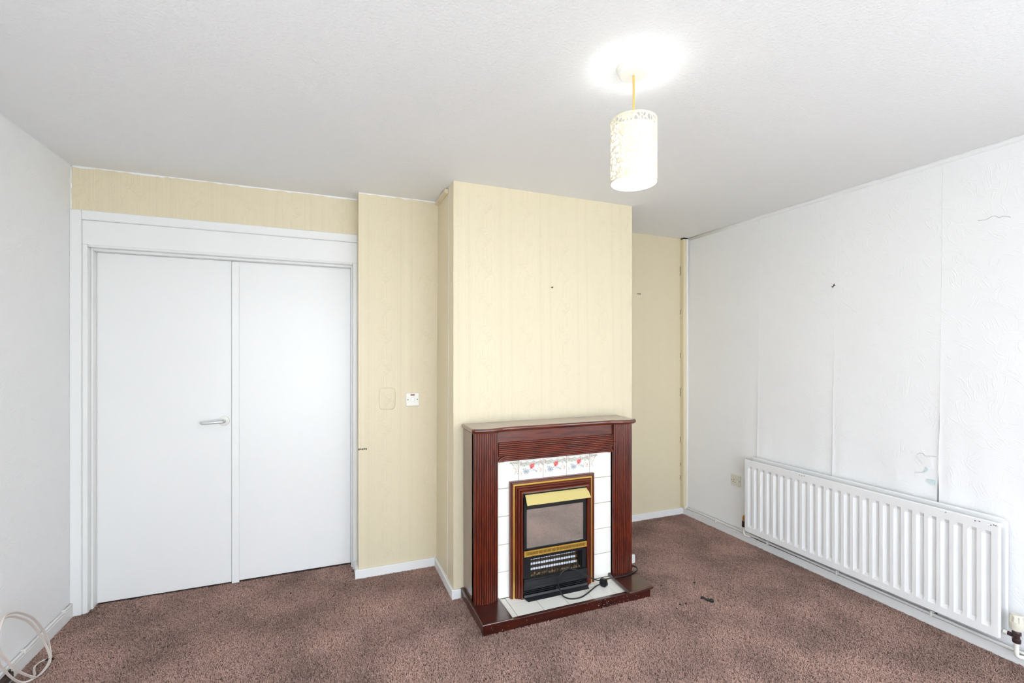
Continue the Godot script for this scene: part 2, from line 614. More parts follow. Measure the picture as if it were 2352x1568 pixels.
func room() -> void:
	var fl := structure(one_box(Vector3(-1.5, -0.12, -3.5), Vector3(3.2, 0.0, FRONT + 0.2)), "floor", M.carpet_backing, "brown fitted carpet floor")
	carpet(fl)
	structure(one_box(Vector3(-1.5, CEIL, -3.5), Vector3(3.2, CEIL + 0.12, FRONT + 0.2)), "ceiling", M.ceiling_paint, "white painted ceiling")
	var wl := mb()
	side_wall(wl, LEFT - 0.15, LEFT, -3.5, FRONT + 0.2, SIDE0, SIDE1)
	structure(wl, "wall_left", M.white_paper, "white textured wall on the left")
	added_side_window("added_window_2", "white window added out of view in the left wall to even the light", LEFT - 0.11, SIDE0, SIDE1)  # unseen window, added to light the right wall and breast side
	# door wall: paper above the frame, the rest behind the doors
	var st := one_box(Vector3(LEFT, 2.12, -3.36), Vector3(0.2, CEIL, -3.155))
	box(st, Vector3(LEFT, 0.0, -3.5), Vector3(0.2, CEIL, -3.355))
	var wb := structure(st, "wall_back", M.cream_paper, "cream papered strip of wall above the white doors")
	paint_edge(wb)
	var pier := structure(one_box(Vector3(0.186, 0, -3.5), Vector3(0.75, CEIL, -3.02)), "wall_back_pier", M.cream_paper, "narrow cream papered pier between doors and chimney breast")
	# an old plate that was papered over, standing proud of the pier
	st = mb(true)
	var ring0 := []
	var ring1 := []
	var ring2 := []
	for k in 40:
		var a := TAU * k / 40.0
		var c := Vector2(signf(cos(a)) * pow(absf(cos(a)), 0.4), signf(sin(a)) * pow(absf(sin(a)), 0.4))
		ring0.append(Vector3(0.359 + c.x * 0.052, 1.112 + c.y * 0.071, -3.021))
		ring1.append(Vector3(0.359 + c.x * 0.050, 1.112 + c.y * 0.069, -3.0178))
		ring2.append(Vector3(0.359 + c.x * 0.044, 1.112 + c.y * 0.063, -3.0166))
	loft(st, [ring0, ring1, ring2])
	var plate := build(st, "papered_over_plate", M.cream_paper, pier)
	plate.set_meta("label", "blanked plate papered over")
	st = mb()
	for k in 5:
		var x := 0.184 + k * 0.0108
		box(st, Vector3(x, 0.797 + 0.002 * (k % 2), -3.021), Vector3(x + 0.0085, 0.808 - 0.001 * (k % 3), -3.0185))
	build(st, "torn_scuff", M.grime, pier)
	# chimney breast, a little out of plumb
	var lo := [Vector3(0.676, 0, -2.566), Vector3(1.893, 0, -2.566), Vector3(1.893, 0, -3.4), Vector3(0.676, 0, -3.4)]
	var hi := [Vector3(0.687, CEIL, -2.611), Vector3(1.930, CEIL, -2.611), Vector3(1.930, CEIL, -3.4), Vector3(0.687, CEIL, -3.4)]
	var ch := structure(loft(mb(), [lo, hi]), "wall_chimney_breast", M.cream_paper, "cream papered chimney breast behind the fireplace")
	# smooth return of the breast, and the paper of the front lapped round its corner
	lo = [Vector3(0.6745, 0.06, -3.02), Vector3(0.6745, 0.06, -2.705), Vector3(0.678, 0.06, -2.705), Vector3(0.678, 0.06, -3.02)]
	hi = [Vector3(0.6855, CEIL, -3.02), Vector3(0.6855, CEIL, -2.705), Vector3(0.689, CEIL, -2.705), Vector3(0.689, CEIL, -3.02)]
	build(loft(mb(), [lo, hi]), "return_paper", M.cream_paint, ch)
	lo = [Vector3(0.6715, 0.06, -2.708), Vector3(0.6715, 0.06, -2.5645), Vector3(0.678, 0.06, -2.5645), Vector3(0.678, 0.06, -2.708)]
	hi = [Vector3(0.6835, CEIL, -2.706), Vector3(0.6835, CEIL, -2.6095), Vector3(0.689, CEIL, -2.6095), Vector3(0.689, CEIL, -2.706)]
	build(loft(mb(), [lo, hi]), "lapped_paper", M.cream_paint, ch)
	lo = [Vector3(0.6700, 0.06, -2.7095), Vector3(0.6700, 0.06, -2.7055), Vector3(0.676, 0.06, -2.7055), Vector3(0.676, 0.06, -2.7095)]
	hi = [Vector3(0.6818, CEIL, -2.7095), Vector3(0.6818, CEIL, -2.7055), Vector3(0.688, CEIL, -2.7055), Vector3(0.688, CEIL, -2.7095)]
	build(loft(mb(), [lo, hi]), "paper_edge", M.old_white, ch)
	var al := structure(one_box(Vector3(1.85, 0, -3.5), Vector3(3.1, CEIL, -3.19)), "wall_back_alcove", M.cream_paper, "cream papered alcove wall right of the chimney breast")
	# open gap along the boxed pipe and at its head
	rng.seed = 31
	st = mb()
	var gy := 0.3
	while gy < 2.36:
		var gl := rng.randf_range(0.02, 0.09)
		var gw := rng.randf_range(0.0004, 0.0016) * (1.5 if gy > 1.8 else 0.7)
		box(st, Vector3(2.862 - gw, gy, -3.1905), Vector3(2.8625, gy + gl, -3.186))
		gy += gl + rng.randf_range(0.05, 0.4)
	box(st, Vector3(2.868, 2.388, -3.189), Vector3(2.916, 2.399, -3.152))
	build(st, "open_gap", M.dark, al)
	wall_right()
	# wall behind the camera, with the window that lights the room
	var x0 := -1.1
	var x1 := 2.6
	var y0 := 0.1
	var y1 := 2.24
	st = one_box(Vector3(-1.5, 0, FRONT), Vector3(x0, CEIL, FRONT + 0.2))
	box(st, Vector3(x1, 0, FRONT), Vector3(3.2, CEIL, FRONT + 0.2))
	box(st, Vector3(x0, 0, FRONT), Vector3(x1, y0, FRONT + 0.2))
	box(st, Vector3(x0, y1, FRONT), Vector3(x1, CEIL, FRONT + 0.2))
	structure(st, "wall_front", M.white_paper, "white wall with the window, behind the camera")
	var win := struct("window_1", "wide white window behind the camera")
	var zf := FRONT + 0.1
	var f := 0.045
	st = one_box(Vector3(x0, y0, zf), Vector3(x1, y0 + f, zf + 0.06), 0.004)
	box(st, Vector3(x0, y1 - f, zf), Vector3(x1, y1, zf + 0.06), 0.004)
	for x in [x0, lerpf(x0, x1, 1 / 3.0) - f / 2, lerpf(x0, x1, 2 / 3.0) - f / 2, x1 - f]:
		box(st, Vector3(x, y0, zf), Vector3(x + f, y1, zf + 0.06), 0.004)
	build(st, "window_frame", M.satin_white, win)
	for k in 3:
		var a := lerpf(x0, x1, k / 3.0)
		build(one_box(Vector3(a + 0.02, y0 + 0.04, zf + 0.026), Vector3(lerpf(x0, x1, (k + 1) / 3.0) - 0.02, y1 - 0.04, zf + 0.03)), "pane", M.window_glass, win)
	build(one_box(Vector3(x0 - 0.05, y0 - 0.03, FRONT - 0.09), Vector3(x1 + 0.05, y0, zf), 0.006), "window_sill", M.satin_white, win)
	# skirting boards
	var H := 0.058
	skirting("baseboard_left", Vector3(LEFT, 0, -3.14), Vector3(LEFT + 0.016, 0.062, FRONT))
	skirting("baseboard_pier", Vector3(0.164, 0, -3.02), Vector3(0.675, H, -3.005))
	skirting("baseboard_pier_return", Vector3(0.166, 0, -3.13), Vector3(0.187, H + 0.004, -3.0055))
	skirting("baseboard_chimney_left", Vector3(0.6595, 0, -3.006), Vector3(0.677, H, -2.552))
	skirting("baseboard_chimney_front", Vector3(0.6598, 0, -2.567), Vector3(0.714, H - 0.002, -2.5515))
	skirting("baseboard_chimney_front_end", Vector3(1.765, 0, -2.567), Vector3(1.912, H, -2.551))
	skirting("baseboard_alcove", Vector3(1.9, 0, -3.19), Vector3(2.9, H, -3.175))
	skirting("baseboard_right", Vector3(2.882, 0, -3.176), Vector3(2.93, 0.054, FRONT))
	# loose batten under the ceiling on the breast's side, boxing in the alcove corner
	st = mb()
	lo = [Vector3(0.664, 2.378, -3.015), Vector3(0.684, 2.372, -3.015), Vector3(0.686, 2.394, -3.015), Vector3(0.668, 2.397, -3.015)]
	hi = [Vector3(0.664, 2.375, -2.745), Vector3(0.684, 2.369, -2.745), Vector3(0.686, 2.394, -2.745), Vector3(0.668, 2.397, -2.745)]
	structure(loft(st, [lo, hi]), "trim_1", M.cream_paint, "cream batten coming loose under the ceiling")
	structure(one_box(Vector3(2.862, 0.06, -3.192), Vector3(2.898, 2.387, -3.148), 0.003), "trim_2", M.cream_paint, "cream boxed pipe in the alcove corner")
	structure(one_box(Vector3(2.898, 0.06, -3.192), Vector3(2.918, 2.390, -3.146), 0.004), "trim_3", M.skirting_white, "white strip beside the boxed pipe")
	# paper cove along the right wall
	st = mb(true)
	var a0 := []
	for k in 9:
		var z := lerpf(-3.14, FRONT, k / 8.0)
		var x := wall_x(z, CEIL)
		a0.append([Vector3(x + 0.02, CEIL - 0.024, z), Vector3(x - 0.003, CEIL - 0.024, z), Vector3(x - 0.007, CEIL - 0.012, z), Vector3(x - 0.014, CEIL + 0.001, z), Vector3(x + 0.02, CEIL + 0.001, z)])
	structure(loft(st, a0), "trim_4", M.ceiling_paint, "white painted bead under the ceiling on the right")
	door_set()


# ragged brush line where ceiling paint runs onto the paper
func paint_edge(parent: Node) -> void:
	rng.seed = 5
	var st := mb()
	for seg in [[LEFT, 0.186, -3.1545], [0.188, 0.675, -3.0195]]:
		var x: float = seg[0]
		var z: float = seg[2]
		var h := 0.006
		while x < seg[1]:
			var x2: float = minf(x + rng.randf_range(0.012, 0.04), seg[1])
			var h2 := rng.randf_range(0.002, 0.011)
			quad(st, Vector3(x, CEIL, z), Vector3(x2, CEIL, z), Vector3(x2, CEIL - h2, z), Vector3(x, CEIL - h, z), Vector3.BACK)
			quad(st, Vector3(x, CEIL - h, z), Vector3(x2, CEIL - h2, z), Vector3(x2, CEIL - h2, z - 0.002), Vector3(x, CEIL - h, z - 0.002), Vector3.DOWN)
			x = x2
			h = h2
	var y := 2.17
	var w := 0.004
	while y < CEIL:
		var y2 := y + rng.randf_range(0.01, 0.03)
		var w2 := rng.randf_range(0.001, 0.007)
		quad(st, Vector3(LEFT, y, -3.1545), Vector3(LEFT + w, y, -3.1545), Vector3(LEFT + w2, y2, -3.1545), Vector3(LEFT, y2, -3.1545), Vector3.BACK)
		y = y2
		w = w2
	build(st, "paint_edge", M.ceiling_paint, parent)


func skirting(called: String, lo: Vector3, hi: Vector3) -> void:
	structure(one_box(lo, hi, 0.003), called, M.skirting_white, "white painted skirting board")


func bump(t: float, c: float, s: float) -> float:
	return exp(-pow((t - c) / s, 2.0))


func swell(z: float, y: float) -> float:
	var d := 0.0
	# loose paper hanging from the joints above the radiator
	for s in [-2.456, -1.92, -1.386]:
		var low := clampf((1.35 - y) / 0.6, 0.0, 1.0)
		var near: float = z - s
		d += 0.005 * low * bump(near, 0.05, 0.045) + 0.0035 * low * bump(near, -0.11, 0.05)
		d += (0.004 * low + 0.0012) * exp(-absf(near) / 0.012) * (1.0 if near > 0 else 0.45)
	d += 0.004 * bump(z, -1.55 + 0.05 * sin(y * 5.0), 0.05) * clampf((1.3 - y) / 0.5, 0.0, 1.0)
	d += 0.004 * bump(z, -1.2 + 0.06 * sin(y * 4.0), 0.05) * clampf((1.2 - y) / 0.5, 0.0, 1.0)
	d += 0.003 * bump(z, -2.2 + 0.06 * sin(y * 6.0), 0.03) * clampf((1.1 - y) / 0.3, 0.0, 1.0)
	# ridge left by an old shelf
	var along := clampf((z + 2.14) / 0.05, 0.0, 1.0) * clampf((-1.67 - z) / 0.05, 0.0, 1.0)
	d += 0.005 * along * clampf((1.52 - y) / 0.07, 0.0, 1.0) * clampf((y - 1.428) / 0.008, 0.0, 1.0)
	d += 0.0015 * sin(z * 9.0 + y * 2.0) * sin(y * 6.0 - z * 3.0)
	return d


func wall_right() -> void:
	var w := struct("wall_right", "white textured wall on the right with lifting paper joints")
	build(one_box(Vector3(3.0, 0, -3.5), Vector3(3.2, CEIL, -0.316)), "backing", M.grime, w)
	var rest := mb()
	side_wall(rest, 2.975, 3.2, -0.316, FRONT + 0.2, RIGHT0, RIGHT1)
	build(rest, "plain_wall", M.white_paper, w)
	added_side_window("added_window_3", "white window added out of view in the right wall to even the light", 3.09, RIGHT0, RIGHT1)  # unseen window, added to brighten the left wall
	var edges := [-3.4, -2.991, -2.456, -1.92, -1.386, -0.851, -0.316]
	for k in edges.size() - 1:
		var st := mb(true)
		var z0: float = edges[k]
		var z1: float = edges[k + 1]
		var nz := 30
		var ny := 100
		var shown: bool = k < 5
		if not shown:
			nz = 6
			ny = 12
		var p := []
		for j in ny + 1:
			var y := CEIL * j / ny
			# joints gape where the paper has shrunk low down
			var gape0 := gap(z0, y)
			var gape1 := gap(z1, y)
			var row := PackedVector3Array()
			for i in nz + 1:
				var t := float(i) / nz
				t = t - 0.12 * sin(TAU * t)
				var z := lerpf(z0 + gape0, z1 - gape1, t)
				var x := wall_x(z, y) - (swell(z, y) if shown else 0.0)
				row.append(Vector3(x, y, z))
			p.append(row)
		st.set_smooth_group(1)
		for j in ny:
			for i in nz:
				quad(st, p[j][i], p[j][i + 1], p[j + 1][i + 1], p[j + 1][i], Vector3.LEFT)
		for j in ny:
			for i in [0, nz]:
				st.set_smooth_group(2 + i)
				var a: Vector3 = p[j][i]
				var b: Vector3 = p[j + 1][i]
				quad(st, a, b, Vector3(3.0, b.y, b.z), Vector3(3.0, a.y, a.z), Vector3(0, 0, -1 if i == 0 else 1))
		build(st, "wallpaper_strip", M.white_paper, w)
	# torn flap and bare plaster by the third joint
	var st := mb()
	var flap := [[-1.485, 0.852], [-1.470, 0.868], [-1.455, 0.870], [-1.443, 0.860], [-1.420, 0.863], [-1.41, 0.80], [-1.425, 0.783], [-1.452, 0.775], [-1.488, 0.768], [-1.478, 0.800], [-1.452, 0.812], [-1.462, 0.832]]
	flat_on_right(st, flap, 0.0065, 0.0035)
	build(st, "torn_flap", M.white_paper, w)
	st = mb()
	flat_on_right(st, [[-1.437, 0.806], [-1.429, 0.802], [-1.427, 0.792], [-1.436, 0.780], [-1.452, 0.776], [-1.44, 0.788]], 0.0085, 0.002)
	flat_on_right(st, [[-1.432, 0.742], [-1.412, 0.744], [-1.396, 0.743], [-1.398, 0.722], [-1.424, 0.725]], 0.0085, 0.004)
	build(st, "bare_plaster", M.plaster, w)
	# cracks in the paint high on the right
	for line in [[[-1.245, 2.048], [-1.215, 2.045], [-1.19, 2.056], [-1.17, 2.044], [-1.15, 2.043], [-1.13, 2.034]], [[-1.485, 0.852], [-1.470, 0.869], [-1.455, 0.871], [-1.443, 0.861], [-1.420, 0.864], [-1.395, 0.866]], [[-1.488, 0.766], [-1.452, 0.773], [-1.437, 0.784], [-1.433, 0.80]], [[-1.447, 0.832], [-1.452, 0.814], [-1.447, 0.806]]]:
		st = mb()
		var pts := []
		for q in line:
			pts.append(Vector3(wall_x(q[0], q[1]) - swell(q[0], q[1]) - 0.0005, q[1], q[0]))
		tube(st, smooth_path(pts, 4), 0.0008, 5)
		build(st, "crack", M.hairline, w)


func gap(z: float, y: float) -> float:
	if absf(z + 1.386) < 0.01:
		return 0.0003 + 0.0045 * clampf((0.79 - y) / 0.09, 0.0, 1.0) + 0.0012 * bump(y, 1.02, 0.06)
	if absf(z + 1.92) < 0.01 or absf(z + 2.456) < 0.01:
		return 0.0002 + 0.0014 * clampf((1.0 - y) / 0.2, 0.0, 1.0)
	return 0.0


func flat_on_right(st: SurfaceTool, outline: Array, lift: float, thick: float) -> void:
	var poly := PackedVector2Array()
	for q in outline:
		poly.append(Vector2(q[0], q[1]))
	var x := wall_x(poly[0].x, poly[0].y) - lift
	prism(st, poly, Vector3(x, 0, 0), Vector3(0, 0, 1), Vector3.UP, Vector3.RIGHT, 0.0, thick)


func carpet(parent: Node) -> void:
	rng.seed = 11
	var tone := FastNoiseLite.new()
	tone.seed = 4
	tone.frequency = 2.2
	tone.fractal_octaves = 3
	var flecks := FastNoiseLite.new()
	flecks.seed = 9
	flecks.frequency = 30.0
	var cells := [[], [], [], []]
	var z := -3.30
	while z < -0.55:
		var x := LEFT + 0.018
		while x < 2.88:
			var px := x + rng.randf_range(-0.004, 0.004)
			var pz := z + rng.randf_range(-0.004, 0.004)
			var solid := (px > 0.165 and px < 0.66 and pz < -3.006) or (px > 0.662 and px < 1.91 and pz < -2.552) or (px > 0.722 and px < 1.726 and pz < -2.168) or pz < -3.25 or (px < 0.2 and pz < -3.235) or (px > 1.9 and pz < -3.176)
			if not solid:
				cells[rng.randi() % 4].append(Vector3(px, 0, pz))
			x += 0.0088
		z += 0.0088
	for variant in 4:
		var st := mb()
		for k in 10:
			var base := Vector3(rng.randf_range(-0.006, 0.006), -0.002, rng.randf_range(-0.006, 0.006))
			var a := rng.randf() * TAU
			var d := Vector3(cos(a), 0, sin(a))
			var s := Vector3(-d.z, 0, d.x) * rng.randf_range(0.0009, 0.0015)
			var l := rng.randf_range(0.004, 0.008)
			var h := rng.randf_range(0.006, 0.010)
			var p := [base, base + d * l * 0.35 + Vector3.UP * h * 0.75, base + d * l + Vector3.UP * h]
			var v := rng.randf_range(0.62, 1.4)
			var c := Color(v, v * rng.randf_range(0.95, 1.03), v * rng.randf_range(0.92, 1.04))
			for i in 2:
				st.set_color(c)
				var w0: float = 1.0 if i == 0 else 0.9
				var w1: float = 0.9 if i == 0 else 0.45
				quad(st, p[i] - s * w0, p[i] + s * w0, p[i + 1] + s * w1, p[i + 1] - s * w1, Vector3.UP * 0.3 - d)
		st.generate_normals()
		var mm := MultiMesh.new()
		mm.transform_format = MultiMesh.TRANSFORM_3D
		mm.use_colors = true
		mm.mesh = st.commit()
		var places: Array = cells[variant]
		mm.instance_count = places.size()
		for i in places.size():
			var q: Vector3 = places[i]
			mm.set_instance_transform(i, Transform3D(Basis(Vector3.UP, rng.randf() * TAU).scaled(Vector3(1, rng.randf_range(0.75, 1.25), 1)), q))
			var v := 1.0 + 0.42 * tone.get_noise_2d(q.x, q.z) + 0.16 * flecks.get_noise_2d(q.x, q.z) + rng.randf_range(-0.1, 0.1)
			mm.set_instance_color(i, Color(0.50 * v, 0.332 * v, 0.280 * v))
		var o := MultiMeshInstance3D.new()
		o.multimesh = mm
		o.material_override = M.carpet_pile
		o.name = "carpet_pile"
		o.set_meta("kind", "stuff")
		parent.add_child(o, true)


# ---------------------------------------------------------------- doors
func door_set() -> void:
	var fr := struct("trim_5", "white gloss painted frame round the double doors")
	var z := -3.140
	build(one_box(Vector3(LEFT, 0.0, -3.3), Vector3(-1.213, 2.165, z), 0.004), "architrave", M.gloss_white, fr)
	build(one_box(Vector3(-1.2131, 2.115, -3.3), Vector3(0.187, 2.166, z), 0.004), "architrave", M.gloss_white, fr)
	build(one_box(Vector3(-1.2132, 1.984, -3.3), Vector3(0.187, 2.1152, -3.152), 0.003), "head_board", M.gloss_white, fr)
	build(one_box(Vector3(-1.2132, 0, -3.3), Vector3(-1.191, 1.985, -3.152), 0.003), "door_lining", M.gloss_white, fr)
	build(one_box(Vector3(-1.1912, 0, -3.3), Vector3(-1.182, 1.976, -3.19), 0.003), "door_stop", M.gloss_white, fr)
	build(one_box(Vector3(0.160, 0, -3.3), Vector3(0.187, 1.985, -3.152), 0.003), "door_lining", M.gloss_white, fr)
	build(one_box(Vector3(0.151, 0, -3.3), Vector3(0.1602, 1.976, -3.19), 0.003), "door_stop", M.gloss_white, fr)
	build(one_box(Vector3(-1.1912, 1.973, -3.3), Vector3(0.1602, 1.985, -3.152), 0.004), "door_lining", M.gloss_white, fr)
	build(one_box(Vector3(-1.1822, 1.960, -3.3), Vector3(0.1512, 1.9732, -3.19), 0.003), "door_stop", M.gloss_white, fr)
	var zd := -3.238
	var d1 := struct("door_1", "plain white flush door with a lever handle")
	build(one_box(Vector3(-1.1815, 0.012, -3.28), Vector3(-0.534, 1.9595, zd), 0.002), "leaf", M.satin_white, d1)
	# lever on a round rose
	var hc := Vector3(-0.572, 0.992, zd)
	var st := mb()
	lathe(st, [Vector2(0.029, 0.0), Vector2(0.029, 0.004), Vector2(0.026, 0.008), Vector2(0.016, 0.0095), Vector2(0.0, 0.0095)], hc, Vector3.BACK, 28)
	var rose := build(st, "handle_rose", M.plastic_white, d1)
	rose.set_meta("label", "round white rose of the lever handle")
	st = mb()
	lathe(st, [Vector2(0.0, 0.0), Vector2(0.0115, 0.0), Vector2(0.0115, 0.012), Vector2(0.0098, 0.014), Vector2(0.0098, 0.05)], hc, Vector3.BACK, 20)
	tube(st, smooth_path([hc + Vector3(0, 0, 0.036), hc + Vector3(-0.002, 0, 0.05), hc + Vector3(-0.02, 0.0, 0.055), hc + Vector3(-0.06, -0.002, 0.055), hc + Vector3(-0.095, -0.003, 0.052), hc + Vector3(-0.107, -0.003, 0.044), hc + Vector3(-0.110, -0.003, 0.034)], 6), 0.0088, 14)
	var lever := build(st, "lever_handle", M.satin_steel, d1)
	lever.set_meta("label", "brushed metal lever handle")
	var d2 := struct("door_2", "plain white flush door beside the cream pier")
	build(one_box(Vector3(-0.531, 0.014, -3.28), Vector3(0.1505, 1.9595, zd), 0.002), "leaf", M.satin_white, d2)
	build(one_box(Vector3(-0.5325, 0.004, -3.24), Vector3(-0.492, 1.957, zd + 0.009), 0.003), "cover_strip", M.satin_white, d2)


# ---------------------------------------------------------------- fireplace
func reeds(width: float, bow: float, n: int, depth: float) -> PackedVector2Array:
	# bowed, reeded front of a pilaster seen from above: x across, y towards the room
	var p := PackedVector2Array()
	p.append(Vector2(-width / 2, -0.03))
	var per := 7
	for k in n:
		for i in per + 1:
			var t := (k + float(i) / per) / n
			var x := lerpf(-width / 2, width / 2, t)
			var c := bow * (1.0 - pow(2.0 * t - 1.0, 2.0))
			p.append(Vector2(x, c + depth * sqrt(maxf(0.0, 1.0 - pow(2.0 * i / per - 1.0, 2.0)))))
	p.append(Vector2(width / 2, -0.03))
	return p


func fireplace() -> void:
	var s := thing("fireplace_surround", "dark mahogany fireplace surround with reeded columns and white tiled back panel", "fireplace", Vector3(1.237, 0.06, -2.45))
	# shelf, bulging over the columns
	var half := [Vector2(-0.527, -2.563), Vector2(-0.527, -2.358)]
	for k in 13:
		var t := k / 12.0
		half.append(Vector2(-0.514 + t * 0.175, -2.350 + 0.026 * sin(PI * minf(1.0, 0.12 + t * 0.92)) + 0.002 * t))
	half.append(Vector2(-0.315, -2.3515))
	var outline := PackedVector2Array()
	var c := 1.2445
	for p in half:
		outline.append(Vector2(c + p.x, p.y))
	for k in half.size():
		var p: Vector2 = half[half.size() - 1 - k]
		outline.append(Vector2(c - p.x, p.y))
	var st := mb()
	rounded_slab(st, outline, 0.9705, 0.9965, [Vector2(0.012, 0.0), Vector2(0.010, 0.14), Vector2(0.004, 0.2), Vector2(0.001, 0.36), Vector2(0.0, 0.55), Vector2(0.001, 0.75), Vector2(0.004, 0.92), Vector2(0.008, 1.0)])
	build(st, "mantel_shelf", M.mahogany_shelf, s)
	var cols := [0.7985, 1.674]
	for x in cols:
		st = mb()
		prism(st, reeds(0.138, 0.020, 11, 0.0088), Vector3(x, 0, -2.365), Vector3.RIGHT, Vector3.BACK, Vector3.UP, 0.06 if x < 1.0 else 0.071, 0.9705, 40.0)
		build(st, "column", M.mahogany_upright, s)
		build(one_box(Vector3(x - 0.069, 0.06 if x < 1.0 else 0.071, -2.563), Vector3(x + 0.069, 0.9702, -2.365), 0.002), "side_panel", M.mahogany_side, s)
	# frieze: a plain band over a reeded arch
	build(one_box(Vector3(0.867, 0.905, -2.43), Vector3(1.605, 0.9704, -2.369), 0.001), "frieze_board", M.mahogany_level, s)
	st = one_box(Vector3(0.867, 0.806, -2.40), Vector3(1.605, 0.912, -2.366), 0.002)
	var fr := build(st, "frieze_backing", M.mahogany_level, s)
	var n := 10
	for k in n:
		var y := 0.906 - k * 0.0104
		var out := -2.3635 + 0.006 * sin(PI * k / 9.0)
		var pts := [Vector3(0.869, y, out), Vector3(1.603, y, out)]
		if k >= 7:
			var drop := y - 0.806
			var reach := 0.052 - (k - 7) * 0.012
			pts = []
			for i in 7:
				var a := PI / 2 * i / 6.0
				pts.append(Vector3(0.870 + (k - 7) * 0.010 + reach * (1.0 - cos(a)), 0.806 + drop * sin(a), out))
			for i in 7:
				var a := PI / 2 * (6 - i) / 6.0
				pts.append(Vector3(1.602 - (k - 7) * 0.010 - reach * (1.0 - cos(a)), 0.806 + drop * sin(a), out))
		st = mb()
		tube(st, PackedVector3Array(pts), 0.0060, 10, 1.0)
		build(st, "reed", M.mahogany_level, fr)
	# tiled back panel
	st = one_box(Vector3(0.84, 0.0512, -2.42), Vector3(1.02, 0.83, -2.3825))
	box(st, Vector3(1.39, 0.0512, -2.42), Vector3(1.64, 0.83, -2.3825))
	box(st, Vector3(1.02, 0.60, -2.42), Vector3(1.39, 0.83, -2.3825))
	var bp := build(st, "back_panel", M.grout, s)
	var xs := [0.845, 0.997, 1.1485, 1.300, 1.4515, 1.6035]
	var ys := [0.808, 0.655, 0.5015, 0.347, 0.1965, 0.0512]
	for i in 5:
		for j in 5:
			if j > 0 and i > 0 and i < 4:
				continue
			var lo := Vector3(xs[i] + 0.0013, ys[j + 1] + 0.0013, -2.3828)
			var hi := Vector3(xs[i + 1] - 0.0013, ys[j] - 0.0013, -2.378)
			var which := -1
			if j == 0:
				which = 0 if i in [1, 2, 3] else (1 if i == 0 else 2)
			if which < 0:
				build(one_box(lo, hi, 0.0008), "tile", M.tile_white, bp)
			else:
				var t := build(printed_tile(lo, hi), "tile", M["tile_print_%d" % which], bp)
				t.set_meta("label", "white tile with a printed flower border" if which == 0 else "white tile with the end of the printed scroll")
	hearth()
	electric_fire()


func printed_tile(lo: Vector3, hi: Vector3) -> SurfaceTool:
	# bevelled tile whose print is laid out on its front face
	var st := SurfaceTool.new()
	st.begin(Mesh.PRIMITIVE_TRIANGLES)
	st.set_smooth_group(-1)
	var b := 0.0008
	var z := hi.z
	var p := [Vector3(lo.x + b, lo.y + b, z), Vector3(hi.x - b, lo.y + b, z), Vector3(hi.x - b, hi.y - b, z), Vector3(lo.x + b, hi.y - b, z)]
	var uv := [Vector2(0, 1), Vector2(1, 1), Vector2(1, 0), Vector2(0, 0)]
	for k in [0, 2, 1, 0, 3, 2]:
		st.set_uv(uv[k])
		st.add_vertex(p[k])
	var r := [Vector3(lo.x, lo.y, z - b), Vector3(hi.x, lo.y, z - b), Vector3(hi.x, hi.y, z - b), Vector3(lo.x, hi.y, z - b)]
	st.set_uv(Vector2(0.05, 0.95))
	for k in 4:
		var j := (k + 1) % 4
		var out: Vector3 = r[k] + r[j] - lo - hi
		out.z = 0.01
		quad(st, p[k], p[j], r[j], r[k], out)
		out.z = 0.0
		quad(st, r[k], r[j], Vector3(r[j].x, r[j].y, lo.z), Vector3(r[k].x, r[k].y, lo.z), out)
	return st


func hearth() -> void:
	var h := thing("hearth", "low mahogany hearth plinth with a white tiled top, in front of the fire", "hearth", Vector3(1.224, 0.0, -2.37))
	build(one_box(Vector3(0.72, 0.0, -2.187), Vector3(1.727, 0.053, -2.165), 0.002), "front_board", M.mahogany_dark, h)
	build(one_box(Vector3(0.7195, 0.0, -2.563), Vector3(0.741, 0.050, -2.167), 0.002), "end_board", M.mahogany_dark, h)
	build(one_box(Vector3(1.706, 0.0, -2.563), Vector3(1.7272, 0.05, -2.167), 0.002), "end_board", M.mahogany_dark, h)
	build(one_box(Vector3(0.741, 0.03, -2.560), Vector3(1.706, 0.0462, -2.187)), "bed", M.grout, h)
	var e := [Vector2(0.003, 0.0), Vector2(0.0, 0.3), Vector2(0.0, 0.65), Vector2(0.0015, 0.88), Vector2(0.005, 1.0)]
	var st := mb()
	rounded_slab(st, PackedVector2Array([Vector2(0.714, -2.563), Vector2(0.714, -2.1642), Vector2(0.879, -2.1642), Vector2(0.879, -2.563)]), 0.0465, 0.060, e)
	build(st, "end_slab", M.mahogany_dark, h)
	st = mb()
	rounded_slab(st, PackedVector2Array([Vector2(1.596, -2.563), Vector2(1.562, -2.136), Vector2(1.734, -2.149), Vector2(1.744, -2.563)]), 0.0535, 0.071, e)
	build(st, "end_slab", M.mahogany_dark, h).set_meta("label", "loose end slab overhanging the plinth on the right")
	var xs := [0.874, 0.913, 1.0645, 1.215, 1.366, 1.516, 1.60]
	var zs := [-2.377, -2.318, -2.188]
	for i in 6:
		for j in 2:
			build(one_box(Vector3(xs[i] + 0.0013, 0.045, zs[j] + 0.0013), Vector3(xs[i + 1] - 0.0013, 0.0505, zs[j + 1] - 0.0013), 0.0008), "tile", M.tile_white, h)
	# paint splashes on the front board
	rng.seed = 21
	st = mb()
	for k in 60:
		var x := 0.75 + 0.95 * rng.randf() if k > 34 else 1.45 + rng.randfn(0.0, 0.07)
		var p := Vector3(clampf(x, 0.73, 1.72), rng.randf_range(0.004, 0.046), -2.1649)
		var w := rng.randf_range(0.0005, 0.0010)
		var t := rng.randf_range(0.0005, 0.0018)
		box(st, p - Vector3(w, t, 0.001), p + Vector3(w, t, 0.0006), 0.0004)
	var sp := build(st, "paint_splashes", M.old_white, h)
	sp.set_meta("kind", "stuff")


